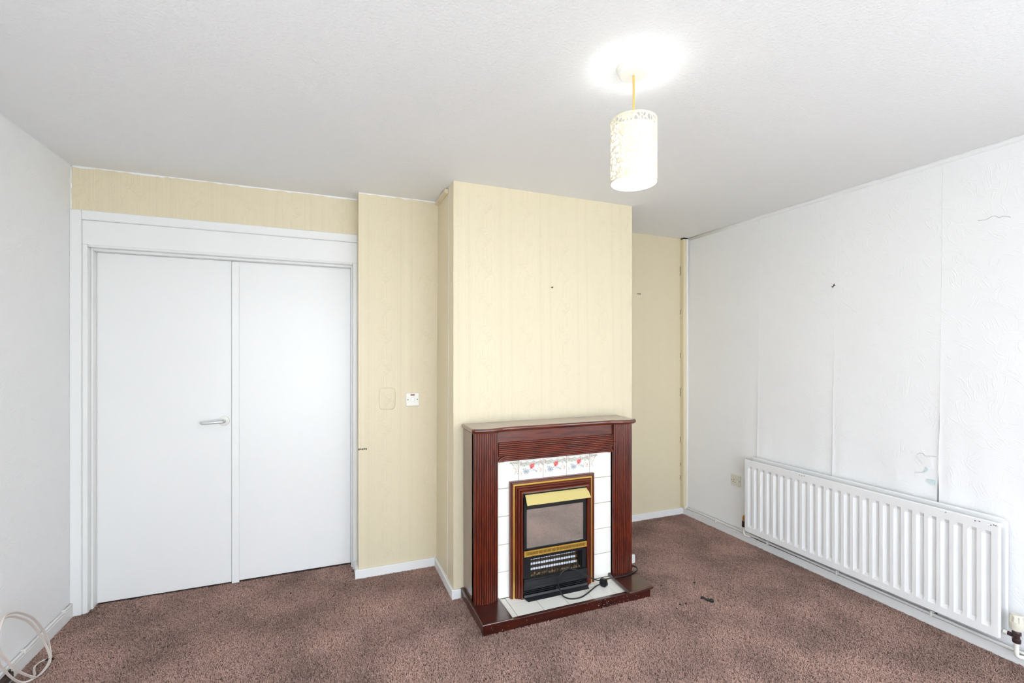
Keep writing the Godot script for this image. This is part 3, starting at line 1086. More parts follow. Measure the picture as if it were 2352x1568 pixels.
func frame_profile(side: float) -> PackedVector2Array:
	var q := PackedVector2Array()
	for p in [[0.0, 0.0], [0.0, 0.022], [0.003, 0.027], [0.012, 0.028], [0.015, 0.025], [0.015, 0.018], [0.026, 0.018], [0.026, 0.028], [0.029, 0.034], [0.033, 0.036], [0.037, 0.033], [0.038, 0.038], [0.042, 0.043], [0.047, 0.043], [0.050, 0.039], [0.051, 0.046], [0.055, 0.053], [0.060, 0.054], [0.064, 0.049], [0.065, 0.0]]:
		q.append(Vector2(p[0] * side, p[1]))
	return q


func mitred(a: Vector2, b: Vector2, da: Vector2, db: Vector2, prof: Array, st: SurfaceTool, z: float) -> void:
	# one rail of the frame: outer edge a..b, inwards offset da/db per metre of profile
	for k in prof.size() - 1:
		var p: Vector2 = prof[k]
		var q: Vector2 = prof[k + 1]
		var A := a + da * p.x
		var B := b + db * p.x
		var C := b + db * q.x
		var D := a + da * q.x
		var inward := Vector3(da.x + db.x, da.y + db.y, 0).normalized()
		var e := q - p
		var out := inward * -e.y + Vector3(0, 0, 1) * e.x
		quad(st, Vector3(A.x, A.y, z + p.y), Vector3(B.x, B.y, z + p.y), Vector3(C.x, C.y, z + q.y), Vector3(D.x, D.y, z + q.y), out)
	for end in [[a, da], [b, db]]:
		var mid: Vector2 = end[0] + end[1] * 0.0325
		for k in prof.size() - 1:
			var p: Vector2 = end[0] + end[1] * prof[k].x
			var q: Vector2 = end[0] + end[1] * prof[k + 1].x
			var ax: Vector2 = a - b if end[0] == a else b - a
			tri(st, Vector3(mid.x, mid.y, z), Vector3(p.x, p.y, z + prof[k].y), Vector3(q.x, q.y, z + prof[k + 1].y), Vector3(ax.x, ax.y, 0))


func electric_fire() -> void:
	var f := thing("electric_fire", "black inset electric fire with smoked mirror, brass hood and mahogany frame", "heater", Vector3(1.205, 0.0505, -2.34))
	var L := 0.938
	var R := 1.472
	var T := 0.692
	var B := 0.0507
	var z := -2.378
	var prof := Array(frame_profile(1.0))
	var gold := [Vector2(0.0152, 0.018), Vector2(0.0155, 0.0245), Vector2(0.018, 0.0265), Vector2(0.023, 0.0265), Vector2(0.0255, 0.0245), Vector2(0.0258, 0.018)]
	var rails := [[Vector2(L, B), Vector2(L, T), Vector2(1, 0), Vector2(1, -1)], [Vector2(L, T), Vector2(R, T), Vector2(1, -1), Vector2(-1, -1)], [Vector2(R, B), Vector2(R, T), Vector2(-1, 0), Vector2(-1, -1)]]
	for r in rails:
		var st := mb()
		mitred(r[0], r[1], r[2], r[3], prof, st, z)
		var o := build(st, "frame_rail", M.mahogany_upright if r[0].x == r[1].x else M.mahogany_level, f)
		st = mb()
		mitred(r[0], r[1], r[2], r[3], gold, st, z)
		build(st, "gold_strip", M.brass, o)
	# casing
	var x0 := 1.003
	var x1 := 1.407
	var zf := -2.338
	var st := one_box(Vector3(x0, 0.268, -2.40), Vector3(x1, 0.629, zf - 0.006))
	box(st, Vector3(x0, 0.0508, -2.42), Vector3(1.052, 0.268, zf), 0.001)
	box(st, Vector3(1.379, 0.0508, -2.42), Vector3(x1, 0.268, zf), 0.001)
	box(st, Vector3(1.052, 0.258, -2.42), Vector3(1.379, 0.2685, zf), 0.001)
	build(st, "casing", M.black_metal, f)
	# mirror in its black border
	st = one_box(Vector3(1.008, 0.316, zf - 0.01), Vector3(1.026, 0.60, zf + 0.006), 0.002)
	box(st, Vector3(1.385, 0.316, zf - 0.01), Vector3(1.404, 0.60, zf + 0.006), 0.002)
	box(st, Vector3(1.026, 0.536, zf - 0.01), Vector3(1.385, 0.60, zf + 0.005), 0.002)
	box(st, Vector3(1.026, 0.312, zf - 0.01), Vector3(1.385, 0.323, zf + 0.006), 0.002)
	var bo := build(st, "mirror_border", M.black_plastic, f)
	build(one_box(Vector3(1.0262, 0.3225, zf - 0.01), Vector3(1.3852, 0.5362, zf + 0.001)), "smoked_mirror", M.smoked_mirror, bo)
	# brass hood leaning out
	st = mb()
	var a := [Vector3(1.018, 0.618, -2.336), Vector3(1.413, 0.618, -2.336), Vector3(1.416, 0.570, -2.300), Vector3(1.015, 0.570, -2.300)]
	var b := []
	for p in a:
		b.append(p + Vector3(0, -0.0015, -0.002))
	loft(st, [b, a])
	var hood := build(st, "brass_hood", M.brass_sheet, f)
	hood.set_meta("label", "slanting brass hood over the mirror")
	# pierced brass strip
	st = one_box(Vector3(1.008, 0.303, -2.334), Vector3(1.404, 0.3105, -2.326), 0.001)
	box(st, Vector3(1.008, 0.2785, -2.334), Vector3(1.404, 0.286, -2.326), 0.001)
	box(st, Vector3(1.008, 0.286, -2.334), Vector3(1.022, 0.303, -2.3265))
	box(st, Vector3(1.390, 0.286, -2.334), Vector3(1.404, 0.303, -2.3265))
	for k in 45:
		var x := 1.0255 + k * 0.00815
		box(st, Vector3(x, 0.286, -2.334), Vector3(x + 0.0042, 0.303, -2.3267))
	var vent := build(st, "brass_vent", M.brass, f)
	vent.set_meta("label", "pierced brass strip under the mirror")
	build(one_box(Vector3(1.008, 0.2785, -2.3445), Vector3(1.404, 0.3105, -2.3342)), "vent_backing", M.black_metal, vent)
	# heater opening: reflector, ceramic bars, guard
	st = mb()
	quad(st, Vector3(1.052, 0.268, -2.345), Vector3(1.379, 0.268, -2.345), Vector3(1.379, 0.225, -2.41), Vector3(1.052, 0.225, -2.41), Vector3(0, -0.5, 1))
	quad(st, Vector3(1.052, 0.225, -2.41), Vector3(1.379, 0.225, -2.41), Vector3(1.379, 0.17, -2.41), Vector3(1.052, 0.17, -2.41), Vector3.BACK)
	quad(st, Vector3(1.052, 0.17, -2.41), Vector3(1.379, 0.17, -2.41), Vector3(1.379, 0.148, -2.34), Vector3(1.052, 0.148, -2.34), Vector3.UP)
	build(st, "reflector", M.reflector, f)
	for k in 3:
		st = mb()
		var y := 0.2445 - k * 0.026
		var zz := -2.372 + 0.006 * k
		rod(st, Vector3(1.053, y, zz), Vector3(1.352 - 0.004 * (2 - k), y - 0.001 * k, zz), 0.0062, 14)
		var el := build(st, "heating_element", M.ceramic, f)
		st = one_box(Vector3(1.350, y - 0.008, zz - 0.008), Vector3(1.356, y + 0.008, zz + 0.006), 0.001)
		build(st, "clip", M.copper, el)
	st = mb()
	for k in 26:
		rng.seed = 100 + k
		var p := Vector3(1.062 + k * 0.0122, 0.159 + rng.randf_range(0.0, 0.006), -2.362 + rng.randf_range(-0.01, 0.012))
		var s := rng.randf_range(0.004, 0.008)
		box(st, p - Vector3(s, s, s), p + Vector3(s, s * 0.8, s), s * 0.45)
	var deb := build(st, "fuel_effect", M.dusty_stone, f)
	deb.set_meta("kind", "stuff")
	for k in 20:
		st = mb()
		var x := 1.0645 + k * 0.01585
		rod(st, Vector3(x, 0.262, -2.340), Vector3(x, 0.15, -2.334), 0.0014, 6)
		build(st, "guard_bar", M.black_metal, f)
	# lower panel with its lip and pressed line, slots and the splayed foot
	st = one_box(Vector3(1.006, 0.148, -2.345), Vector3(1.4045, 0.157, -2.318), 0.002)
	loft(st, [[Vector3(1.006, 0.150, -2.345), Vector3(1.4045, 0.150, -2.345), Vector3(1.4045, 0.150, -2.321), Vector3(1.006, 0.150, -2.321)], [Vector3(1.006, 0.094, -2.345), Vector3(1.4045, 0.094, -2.345), Vector3(1.4045, 0.094, -2.329), Vector3(1.006, 0.094, -2.329)]])
	var lp := build(st, "lower_panel", M.black_metal, f)
	st = mb()
	tube(st, smooth_path([Vector3(1.052, 0.122, -2.3245), Vector3(1.053, 0.113, -2.3258), Vector3(1.058, 0.110, -2.3262), Vector3(1.2, 0.110, -2.3262), Vector3(1.355, 0.110, -2.3262), Vector3(1.362, 0.113, -2.3258), Vector3(1.363, 0.122, -2.3245)], 5), 0.0018, 6)
	build(st, "pressed_line", M.black_metal, lp)
	st = mb()
	for y in [0.088, 0.080, 0.0725]:
		box(st, Vector3(1.008, y - 0.0012, -2.36), Vector3(1.403, y + 0.0012, -2.326 + (0.088 - y) * 0.4), 0.0005)
	box(st, Vector3(1.203, 0.071, -2.36), Vector3(1.209, 0.092, -2.319), 0.0005)
	box(st, Vector3(1.008, 0.068, -2.37), Vector3(1.403, 0.096, -2.36))
	build(st, "air_slots", M.black_metal, f)
	st = mb()
	loft(st, [[Vector3(1.006, 0.0725, -2.345), Vector3(1.4045, 0.0725, -2.345), Vector3(1.4045, 0.0715, -2.322), Vector3(1.006, 0.0715, -2.322)], [Vector3(1.006, 0.060, -2.345), Vector3(1.4045, 0.060, -2.345), Vector3(1.4045, 0.060, -2.3185), Vector3(1.006, 0.060, -2.3185)]])
	loft(st, [[Vector3(1.006, 0.0608, -2.345), Vector3(1.4045, 0.0608, -2.345), Vector3(1.4045, 0.0608, -2.318), Vector3(1.006, 0.0608, -2.318)], [Vector3(1.006, 0.0508, -2.345), Vector3(1.4045, 0.0508, -2.345), Vector3(1.398, 0.0508, -2.291), Vector3(1.016, 0.0508, -2.291)]])
	build(st, "foot", M.black_metal, f)
	# flex and plug
	st = mb()
	var path := [Vector3(1.748, 0.075, -2.42), Vector3(1.775, 0.079, -2.37), Vector3(1.762, 0.0755, -2.333), Vector3(1.726, 0.0755, -2.318), Vector3(1.673, 0.0755, -2.305), Vector3(1.621, 0.0755, -2.303), Vector3(1.577, 0.0765, -2.304), Vector3(1.547, 0.073, -2.312), Vector3(1.504, 0.075, -2.312), Vector3(1.465, 0.083, -2.30), Vector3(1.422, 0.109, -2.272), Vector3(1.364, 0.142, -2.266), Vector3(1.31, 0.180, -2.266), Vector3(1.26, 0.200, -2.268), Vector3(1.226, 0.197, -2.27), Vector3(1.202, 0.178, -2.27), Vector3(1.189, 0.151, -2.27), Vector3(1.187, 0.128, -2.27), Vector3(1.195, 0.097, -2.268), Vector3(1.208, 0.066, -2.268), Vector3(1.222, 0.0545, -2.256), Vector3(1.237, 0.0545, -2.233), Vector3(1.272, 0.0545, -2.221), Vector3(1.314, 0.0545, -2.225), Vector3(1.369, 0.0545, -2.251), Vector3(1.439, 0.058, -2.288), Vector3(1.474, 0.066, -2.287)]
	tube(st, smooth_path(path, 6), 0.0037, 8)
	build(st, "flex", M.black_plastic, f)
	plug(f, Vector3(1.484, 0.0715, -2.283))


func plug(f: Node, c: Vector3) -> void:
	# a three-pin plug standing on its side, pins towards the right
	var u := Vector3(0.35, 0.0, 0.94).normalized()
	var w := Vector3(0.94, 0.02, -0.30).normalized()
	var v := w.cross(u).normalized()
	var poly := PackedVector2Array()
	for p in [[-0.018, -0.0195], [-0.014, -0.0215], [0.014, -0.0215], [0.018, -0.0195], [0.0235, 0.002], [0.022, 0.009], [0.013, 0.021], [0.008, 0.0225], [-0.008, 0.0225], [-0.013, 0.021], [-0.022, 0.009], [-0.0235, 0.002]]:
		poly.append(Vector2(p[0], p[1]))
	var st := mb()
	prism(st, poly, c, u, v, w, 0.0, 0.016, 60.0)
	var small := PackedVector2Array()
	for p in poly:
		small.append(p * 0.78)
	prism(st, small, c, u, v, w, -0.009, 0.0, 60.0)
	rod(st, c - w * 0.016, c - w * 0.004, 0.006, 10)
	var o := build(st, "plug", M.black_plastic, f)
	o.set_meta("label", "black three-pin plug")
	for p in [[Vector2(0, 0.011), 0.022], [Vector2(-0.011, -0.011), 0.017], [Vector2(0.011, -0.011), 0.017]]:
		st = mb()
		var q: Vector3 = c + u * p[0].x + v * p[0].y + w * 0.016
		prism(st, PackedVector2Array([Vector2(-0.003, -0.002), Vector2(0.003, -0.002), Vector2(0.003, 0.002), Vector2(-0.003, 0.002)]), q, u, v, w, 0.0, p[1])
		build(st, "pin", M.brass, o)


# ---------------------------------------------------------------- radiator and pipes
func rad_panel(x: float, y0: float, y1: float, z0: float, z1: float, n: int, face: float) -> SurfaceTool:
	# pressed steel: raised channels parted by sunk seams that stop short of the top and bottom
	var st := mb()
	var xs := []
	var pitch := (z1 - z0 - 0.03) / n
	var depth := 0.0105
	var cuts := [[z0, 0.0]]
	for k in n:
		var a := z0 + 0.015 + k * pitch
		cuts.append_array([[a + pitch * 0.20, 0.0], [a + pitch * 0.46, 1.0], [a + pitch * 0.78, 1.0], [a + pitch * 0.86, 0.0]])
	cuts.append([z1, 0.0])
	var rows := [[y0, 0.0], [y0 + 0.034, 0.0], [y0 + 0.052, 1.0], [y1 - 0.058, 1.0], [y1 - 0.040, 0.0], [y1, 0.0]]
	for j in rows.size() - 1:
		for i in cuts.size() - 1:
			var q := []
			for c in [[i, j], [i + 1, j], [i + 1, j + 1], [i, j + 1]]:
				q.append(Vector3(x - face * depth * cuts[c[0]][1] * rows[c[1]][1], rows[c[1]][0], cuts[c[0]][0]))
			# split each facet so that the pressed ends stay crisp
			quad(st, q[0], q[1], q[2], q[3], Vector3(face, 0, 0))
	var b := x - face * 0.022
	quad(st, Vector3(b, y0, z0), Vector3(b, y0, z1), Vector3(b, y1, z1), Vector3(b, y1, z0), Vector3(-face, 0, 0))
	quad(st, Vector3(b, y1, z0), Vector3(b, y1, z1), Vector3(x, y1, z1), Vector3(x, y1, z0), Vector3.UP)
	quad(st, Vector3(b, y0, z0), Vector3(b, y0, z1), Vector3(x, y0, z1), Vector3(x, y0, z0), Vector3.DOWN)
	for z in [z0, z1]:
		quad(st, Vector3(b, y0, z), Vector3(x, y0, z), Vector3(x, y1, z), Vector3(b, y1, z), Vector3(0, 0, z - (z0 + z1) / 2))
	return st


func radiator() -> void:
	var r := thing("radiator", "long white double panel radiator low on the right wall", "radiator", Vector3(2.83, 0.12, -1.785))
	var y0 := 0.1215
	var y1 := 0.632
	var z0 := -2.464
	var z1 := -1.112
	var st := rad_panel(2.800, y0, y1, z0, z1, 26, -1.0)
	tube(st, PackedVector3Array([Vector3(2.806, y1 - 0.001, z0 + 0.002), Vector3(2.806, y1 - 0.001, z1 - 0.002)]), 0.0062, 8)
	tube(st, PackedVector3Array([Vector3(2.806, y0 + 0.001, z0 + 0.002), Vector3(2.806, y0 + 0.001, z1 - 0.002)]), 0.0062, 8)
	tube(st, PackedVector3Array([Vector3(2.808, y0 + 0.003, z1), Vector3(2.808, y1 - 0.003, z1)]), 0.008, 10)
	tube(st, PackedVector3Array([Vector3(2.808, y0 + 0.003, z0), Vector3(2.808, y1 - 0.003, z0)]), 0.007, 10)
	var front := build(st, "front_panel", M.radiator_white, r)
	# knocks in the enamel
	st = mb()
	rng.seed = 3
	for k in 9:
		var zz: float = [-2.05, -2.035, -2.02, -1.30, -1.19, -1.175, -1.135, -1.125, -1.118][k]
		var p := Vector3(2.7995, y1 - rng.randf_range(0.004, 0.012), zz)
		box(st, p - Vector3(0.0004, 0.0016, 0.0028), p + Vector3(0.001, 0.0016, 0.0028), 0.0003)
	build(st, "chips", M.screw, front).set_meta("kind", "stuff")
	st = rad_panel(2.862, y0, 0.643, z0 + 0.01, z1 + 0.0, 26, -1.0)
	tube(st, PackedVector3Array([Vector3(2.868, 0.642, z0 + 0.012), Vector3(2.868, 0.642, z1 - 0.002)]), 0.0065, 8)
	tube(st, PackedVector3Array([Vector3(2.870, y0 + 0.003, z1), Vector3(2.870, 0.64, z1)]), 0.008, 10)
	build(st, "back_panel", M.radiator_white, r)
	for z in [z0 + 0.02, z1 - 0.02]:
		for y in [y0 + 0.02, y1 - 0.022]:
			st = mb()
			rod(st, Vector3(2.81, y, z), Vector3(2.872, y, z), 0.013)
			build(st, "joint", M.radiator_white, r)
	for z in [-2.2, -1.38]:
		build(one_box(Vector3(2.88, 0.2, z - 0.015), Vector3(2.8955, 0.58, z + 0.015), 0.002), "bracket", M.radiator_white, r)
	# lockshield on the left: bare copper, dirty nut, white elbow down to the pipe
	var v := thing("radiator_valve", "small brass lockshield valve at the left end of the radiator", "valve", Vector3(2.845, 0.07, -2.505))
	st = mb()
	tube(st, smooth_path([Vector3(2.845, 0.165, -2.513), Vector3(2.845, 0.195, -2.513), Vector3(2.848, 0.207, -2.508), Vector3(2.850, 0.209, -2.497)], 5), 0.008, 10)
	build(st, "brass_spindle", M.copper, v)
	st = mb()
	lathe(st, [Vector2(0, 0.126), Vector2(0.012, 0.126), Vector2(0.014, 0.130), Vector2(0.014, 0.146), Vector2(0.011, 0.149), Vector2(0.013, 0.152), Vector2(0.013, 0.168), Vector2(0.0, 0.17)], Vector3(2.845, 0, -2.513), Vector3.UP, 12)
	rod(st, Vector3(2.845, 0.14, -2.513), Vector3(2.842, 0.1415, -2.462), 0.009, 10)
	build(st, "compression_nut", M.dark_fitting, v)
	st = mb()
	tube(st, smooth_path([Vector3(2.845, 0.13, -2.513), Vector3(2.845, 0.085, -2.512), Vector3(2.847, 0.070, -2.505), Vector3(2.852, 0.066, -2.49), Vector3(2.858, 0.068, -2.465)], 5), 0.0085, 12)
	build(st, "elbow_pipe", M.plastic_white, v)
	# thermostatic valve on the right
	var t := thing("thermostatic_valve", "cream thermostatic valve head on a dark body at the right end of the radiator", "valve", Vector3(2.83, 0.06, -1.062))
	var c := Vector3(2.83, 0, -1.062)
	st = mb()
	lathe(st, [Vector2(0, 0.172), Vector2(0.012, 0.173), Vector2(0.0205, 0.180), Vector2(0.0235, 0.196), Vector2(0.0238, 0.206)], c, Vector3.UP, 26)
	build(st, "valve_head", M.plastic_ivory, t)
	st = mb()
	lathe(st, [Vector2(0.0, 0.205), Vector2(0.0245, 0.205), Vector2(0.0245, 0.214), Vector2(0.0215, 0.216), Vector2(0.0205, 0.242), Vector2(0.0185, 0.247), Vector2(0.0, 0.2475)], c, Vector3.UP, 26)
	for k in 8:
		var a := TAU * k / 8.0
		var p := c + Vector3(cos(a), 0, sin(a)) * 0.0205
		rod(st, p + Vector3.UP * 0.216, p + Vector3.UP * 0.242, 0.0042, 8)
	build(st, "control_knob", M.plastic_ivory, t)
	st = mb()
	lathe(st, [Vector2(0.0, 0.122), Vector2(0.0135, 0.122), Vector2(0.0145, 0.126), Vector2(0.0145, 0.138), Vector2(0.011, 0.141), Vector2(0.011, 0.155), Vector2(0.0155, 0.158), Vector2(0.0155, 0.168), Vector2(0.0125, 0.173), Vector2(0.0, 0.174)], c, Vector3.UP, 18)
	rod(st, Vector3(2.83, 0.149, -1.062), Vector3(2.83, 0.150, -1.094), 0.009, 12)
	build(st, "valve_body", M.dark_fitting, t)
	st = mb()
	rod(st, Vector3(2.83, 0.150, -1.090), Vector3(2.83, 0.150, -1.1035), 0.0105, 12)
	build(st, "union_nut", M.plastic_white, t)
	st = mb()
	tube(st, smooth_path([Vector3(2.83, 0.126, -1.062), Vector3(2.83, 0.075, -1.062), Vector3(2.832, 0.064, -1.058), Vector3(2.842, 0.062, -1.045), Vector3(2.858, 0.068, -1.02)], 5), 0.0085, 12)
	build(st, "tail_pipe", M.plastic_white, t)
	# the run of pipe along the skirting and its clips
	st = mb()
	tube(st, PackedVector3Array([Vector3(2.889, 0.068, -3.172), Vector3(2.874, 0.070, -3.12), Vector3(2.872, 0.076, -2.9), Vector3(2.871, 0.074, -2.5), Vector3(2.869, 0.070, -1.8), Vector3(2.867, 0.069, -1.2), Vector3(2.866, 0.068, 0.4)]), 0.0078, 10)
	tag(build(st, "heating_pipe", M.old_white, self), "white painted heating pipe along the skirting under the radiator", "pipe")
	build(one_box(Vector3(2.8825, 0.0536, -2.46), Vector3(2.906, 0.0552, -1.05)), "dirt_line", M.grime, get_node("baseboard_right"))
	var where := ["in the alcove corner", "left of the radiator valve", "under the left end of the radiator", "under the middle of the radiator", "under the right end of the radiator"]
	var k := 0
	for z in [-3.13, -2.795, -2.335, -1.86, -1.39]:
		st = one_box(Vector3(2.858, 0.060, z - 0.006), Vector3(2.884, 0.086, z + 0.006), 0.003)
		tag(build(st, numbered("pipe_clip"), M.plastic_white, self), "small white pipe clip on the skirting " + where[k], "clip", "pipe clips on the right skirting")
		k += 1
	var s := thing("wall_socket", "square ivory wall socket beside the radiator", "socket", Vector3(2.905, 0.425, -2.636))
	var x := 2.9085
	build(one_box(Vector3(x - 0.009, 0.385, -2.680), Vector3(x + 0.002, 0.470, -2.593), 0.003), "plate", M.plastic_ivory, s)
	for q in [[-2.672, 0.428, "screw"], [-2.601, 0.428, "screw"]]:
		st = mb()
		lathe(st, [Vector2(0.0032, -0.002), Vector2(0.0032, 0.0004), Vector2(0.0, 0.0005)], Vector3(x - 0.009, q[1], q[0]), Vector3.LEFT, 12)
		build(st, "screw", M.screw, s)
	for q in [[-2.651, 0.4325, 0.002, 0.0042], [-2.660, 0.4165, 0.0034, 0.0022], [-2.640, 0.4145, 0.0034, 0.0022]]:
		build(one_box(Vector3(x - 0.0095, q[1] - q[3], q[0] - q[2]), Vector3(x - 0.006, q[1] + q[3], q[0] + q[2])), "pin_slot", M.dark, s)
	st = one_box(Vector3(x - 0.0125, 0.417, -2.622), Vector3(x - 0.008, 0.441, -2.611), 0.0015)
	build(st, "rocker", M.plastic_white, s)
	build(one_box(Vector3(x - 0.0128, 0.4365, -2.620), Vector3(x - 0.0120, 0.4395, -2.613)), "red_mark", M.neon, s)


# ---------------------------------------------------------------- lamp
func pendant() -> void:
	var c := Vector3(1.0, 0, -1.344)
	var p := thing("pendant_lamp", "lit pendant lamp with a white cut-out drum shade on a gold flex", "lamp", Vector3(1.0, 1.99, -1.344))
	var st := mb()
	lathe(st, [Vector2(0.0, 2.3725), Vector2(0.012, 2.3725), Vector2(0.046, 2.374), Vector2(0.0515, 2.378), Vector2(0.0545, 2.390), Vector2(0.058, 2.392), Vector2(0.0605, 2.4)], c, Vector3.UP, 40)
	build(st, "ceiling_rose", M.plastic_white, p)
	st = mb()
	tube(st, PackedVector3Array([c + Vector3(0.0, 2.376, 0), c + Vector3(0.001, 2.3, 0), c + Vector3(-0.001, 2.19, 0)]), 0.0036, 8)
	build(st, "flex", M.flex_gold, p)
	st = mb()
	lathe(st, [Vector2(0.0, 2.2), Vector2(0.010, 2.198), Vector2(0.014, 2.180), Vector2(0.0195, 2.176), Vector2(0.0195, 2.150), Vector2(0.017, 2.148), Vector2(0.017, 2.128), Vector2(0.0, 2.128)], c, Vector3.UP, 20)
	build(st, "lampholder", M.plastic_white, p)
	st = mb()
	lathe(st, [Vector2(0.0, 2.128), Vector2(0.013, 2.127), Vector2(0.014, 2.105), Vector2(0.022, 2.082), Vector2(0.030, 2.055), Vector2(0.026, 2.033), Vector2(0.015, 2.022), Vector2(0.0, 2.019)], c, Vector3.UP, 20, 60.0)
	build(st, "bulb", M.bulb_glow, p)
	var l := OmniLight3D.new()
	l.name = "bulb_light"
	l.position = c + Vector3(0, 2.052, 0) - p.position
	l.light_color = Color(0.96, 0.985, 1.0)
	l.light_energy = LAMP
	l.light_size = 0.03
	l.omni_range = 12.0
	l.omni_attenuation = 2.0
	l.shadow_enabled = true
	p.add_child(l)
	# spider that carries the shade
	st = mb()
	for k in 3:
		var a := TAU * k / 3.0 + 0.4
		var d := Vector3(cos(a), 0, sin(a))
		tube(st, PackedVector3Array([c + Vector3.UP * 2.165 + d * 0.018, c + Vector3.UP * 2.190 + d * 0.05, c + Vector3.UP * 2.206 + d * 0.079]), 0.0018, 6)
	build(st, "shade_carrier", M.plastic_white, p)
	# drum shade: a sheet cut into twigs and leaves, with whole bands at the rims
	var R := 0.0795
	var y0 := 1.995
	var y1 := 2.213
	var nu := 264
	var nv := 112
	var cell := FastNoiseLite.new()
	cell.noise_type = FastNoiseLite.TYPE_CELLULAR
	cell.seed = 13
	cell.frequency = 75.0
	cell.cellular_return_type = FastNoiseLite.RETURN_DISTANCE2_SUB
	cell.cellular_jitter = 1.1
	cell.fractal_type = FastNoiseLite.FRACTAL_NONE
	var solid := []
	for j in nv:
		var row := PackedByteArray()
		for i in nu:
			var a := TAU * (i + 0.5) / nu
			var y := lerpf(y0, y1, (j + 0.5) / nv)
			var d := cell.get_noise_3d(cos(a) * R, (y + 0.3 * a * 0.02) * 0.75, sin(a) * R)
			row.append(1 if (d < -0.81 or j < 3 or j >= nv - 3) else 0)
		solid.append(row)
	st = mb(true)
	var t := 0.0013
	for j in nv:
		var ya := lerpf(y0, y1, float(j) / nv)
		var yb := lerpf(y0, y1, (j + 1.0) / nv)
		for i in nu:
			if not solid[j][i]:
				continue
			var a := TAU * i / nu
			var b := TAU * (i + 1) / nu
			var da := Vector3(cos(a), 0, sin(a))
			var db := Vector3(cos(b), 0, sin(b))
			var dm := (da + db).normalized()
			for face in [R, R - t]:
				st.set_smooth_group(1 if face == R else 2)
				quad(st, c + da * face + Vector3.UP * ya, c + db * face + Vector3.UP * ya, c + db * face + Vector3.UP * yb, c + da * face + Vector3.UP * yb, dm if face == R else -dm)
			st.set_smooth_group(-1)
			if not solid[j][(i + 1) % nu]:
				quad(st, c + db * R + Vector3.UP * ya, c + db * (R - t) + Vector3.UP * ya, c + db * (R - t) + Vector3.UP * yb, c + db * R + Vector3.UP * yb, db - da)
			if not solid[j][(i + nu - 1) % nu]:
				quad(st, c + da * R + Vector3.UP * ya, c + da * (R - t) + Vector3.UP * ya, c + da * (R - t) + Vector3.UP * yb, c + da * R + Vector3.UP * yb, da - db)
			if j == nv - 1 or not solid[j + 1][i]:
				quad(st, c + da * R + Vector3.UP * yb, c + db * R + Vector3.UP * yb, c + db * (R - t) + Vector3.UP * yb, c + da * (R - t) + Vector3.UP * yb, Vector3.UP)
			if j == 0 or not solid[j - 1][i]:
				quad(st, c + da * R + Vector3.UP * ya, c + db * R + Vector3.UP * ya, c + db * (R - t) + Vector3.UP * ya, c + da * (R - t) + Vector3.UP * ya, Vector3.DOWN)
	var sleeve := mb(true)
	lathe(sleeve, [Vector2(R - 0.003, y0 + 0.006), Vector2(R - 0.003, y1 - 0.03)], c, Vector3.UP, 64)
	build(sleeve, "frosted_liner", M.frosted_liner, p)
	var shade := build(st, "lamp_shade", M.shade_white, p)
	shade.set_meta("label", "white drum shade cut into twigs and leaves")


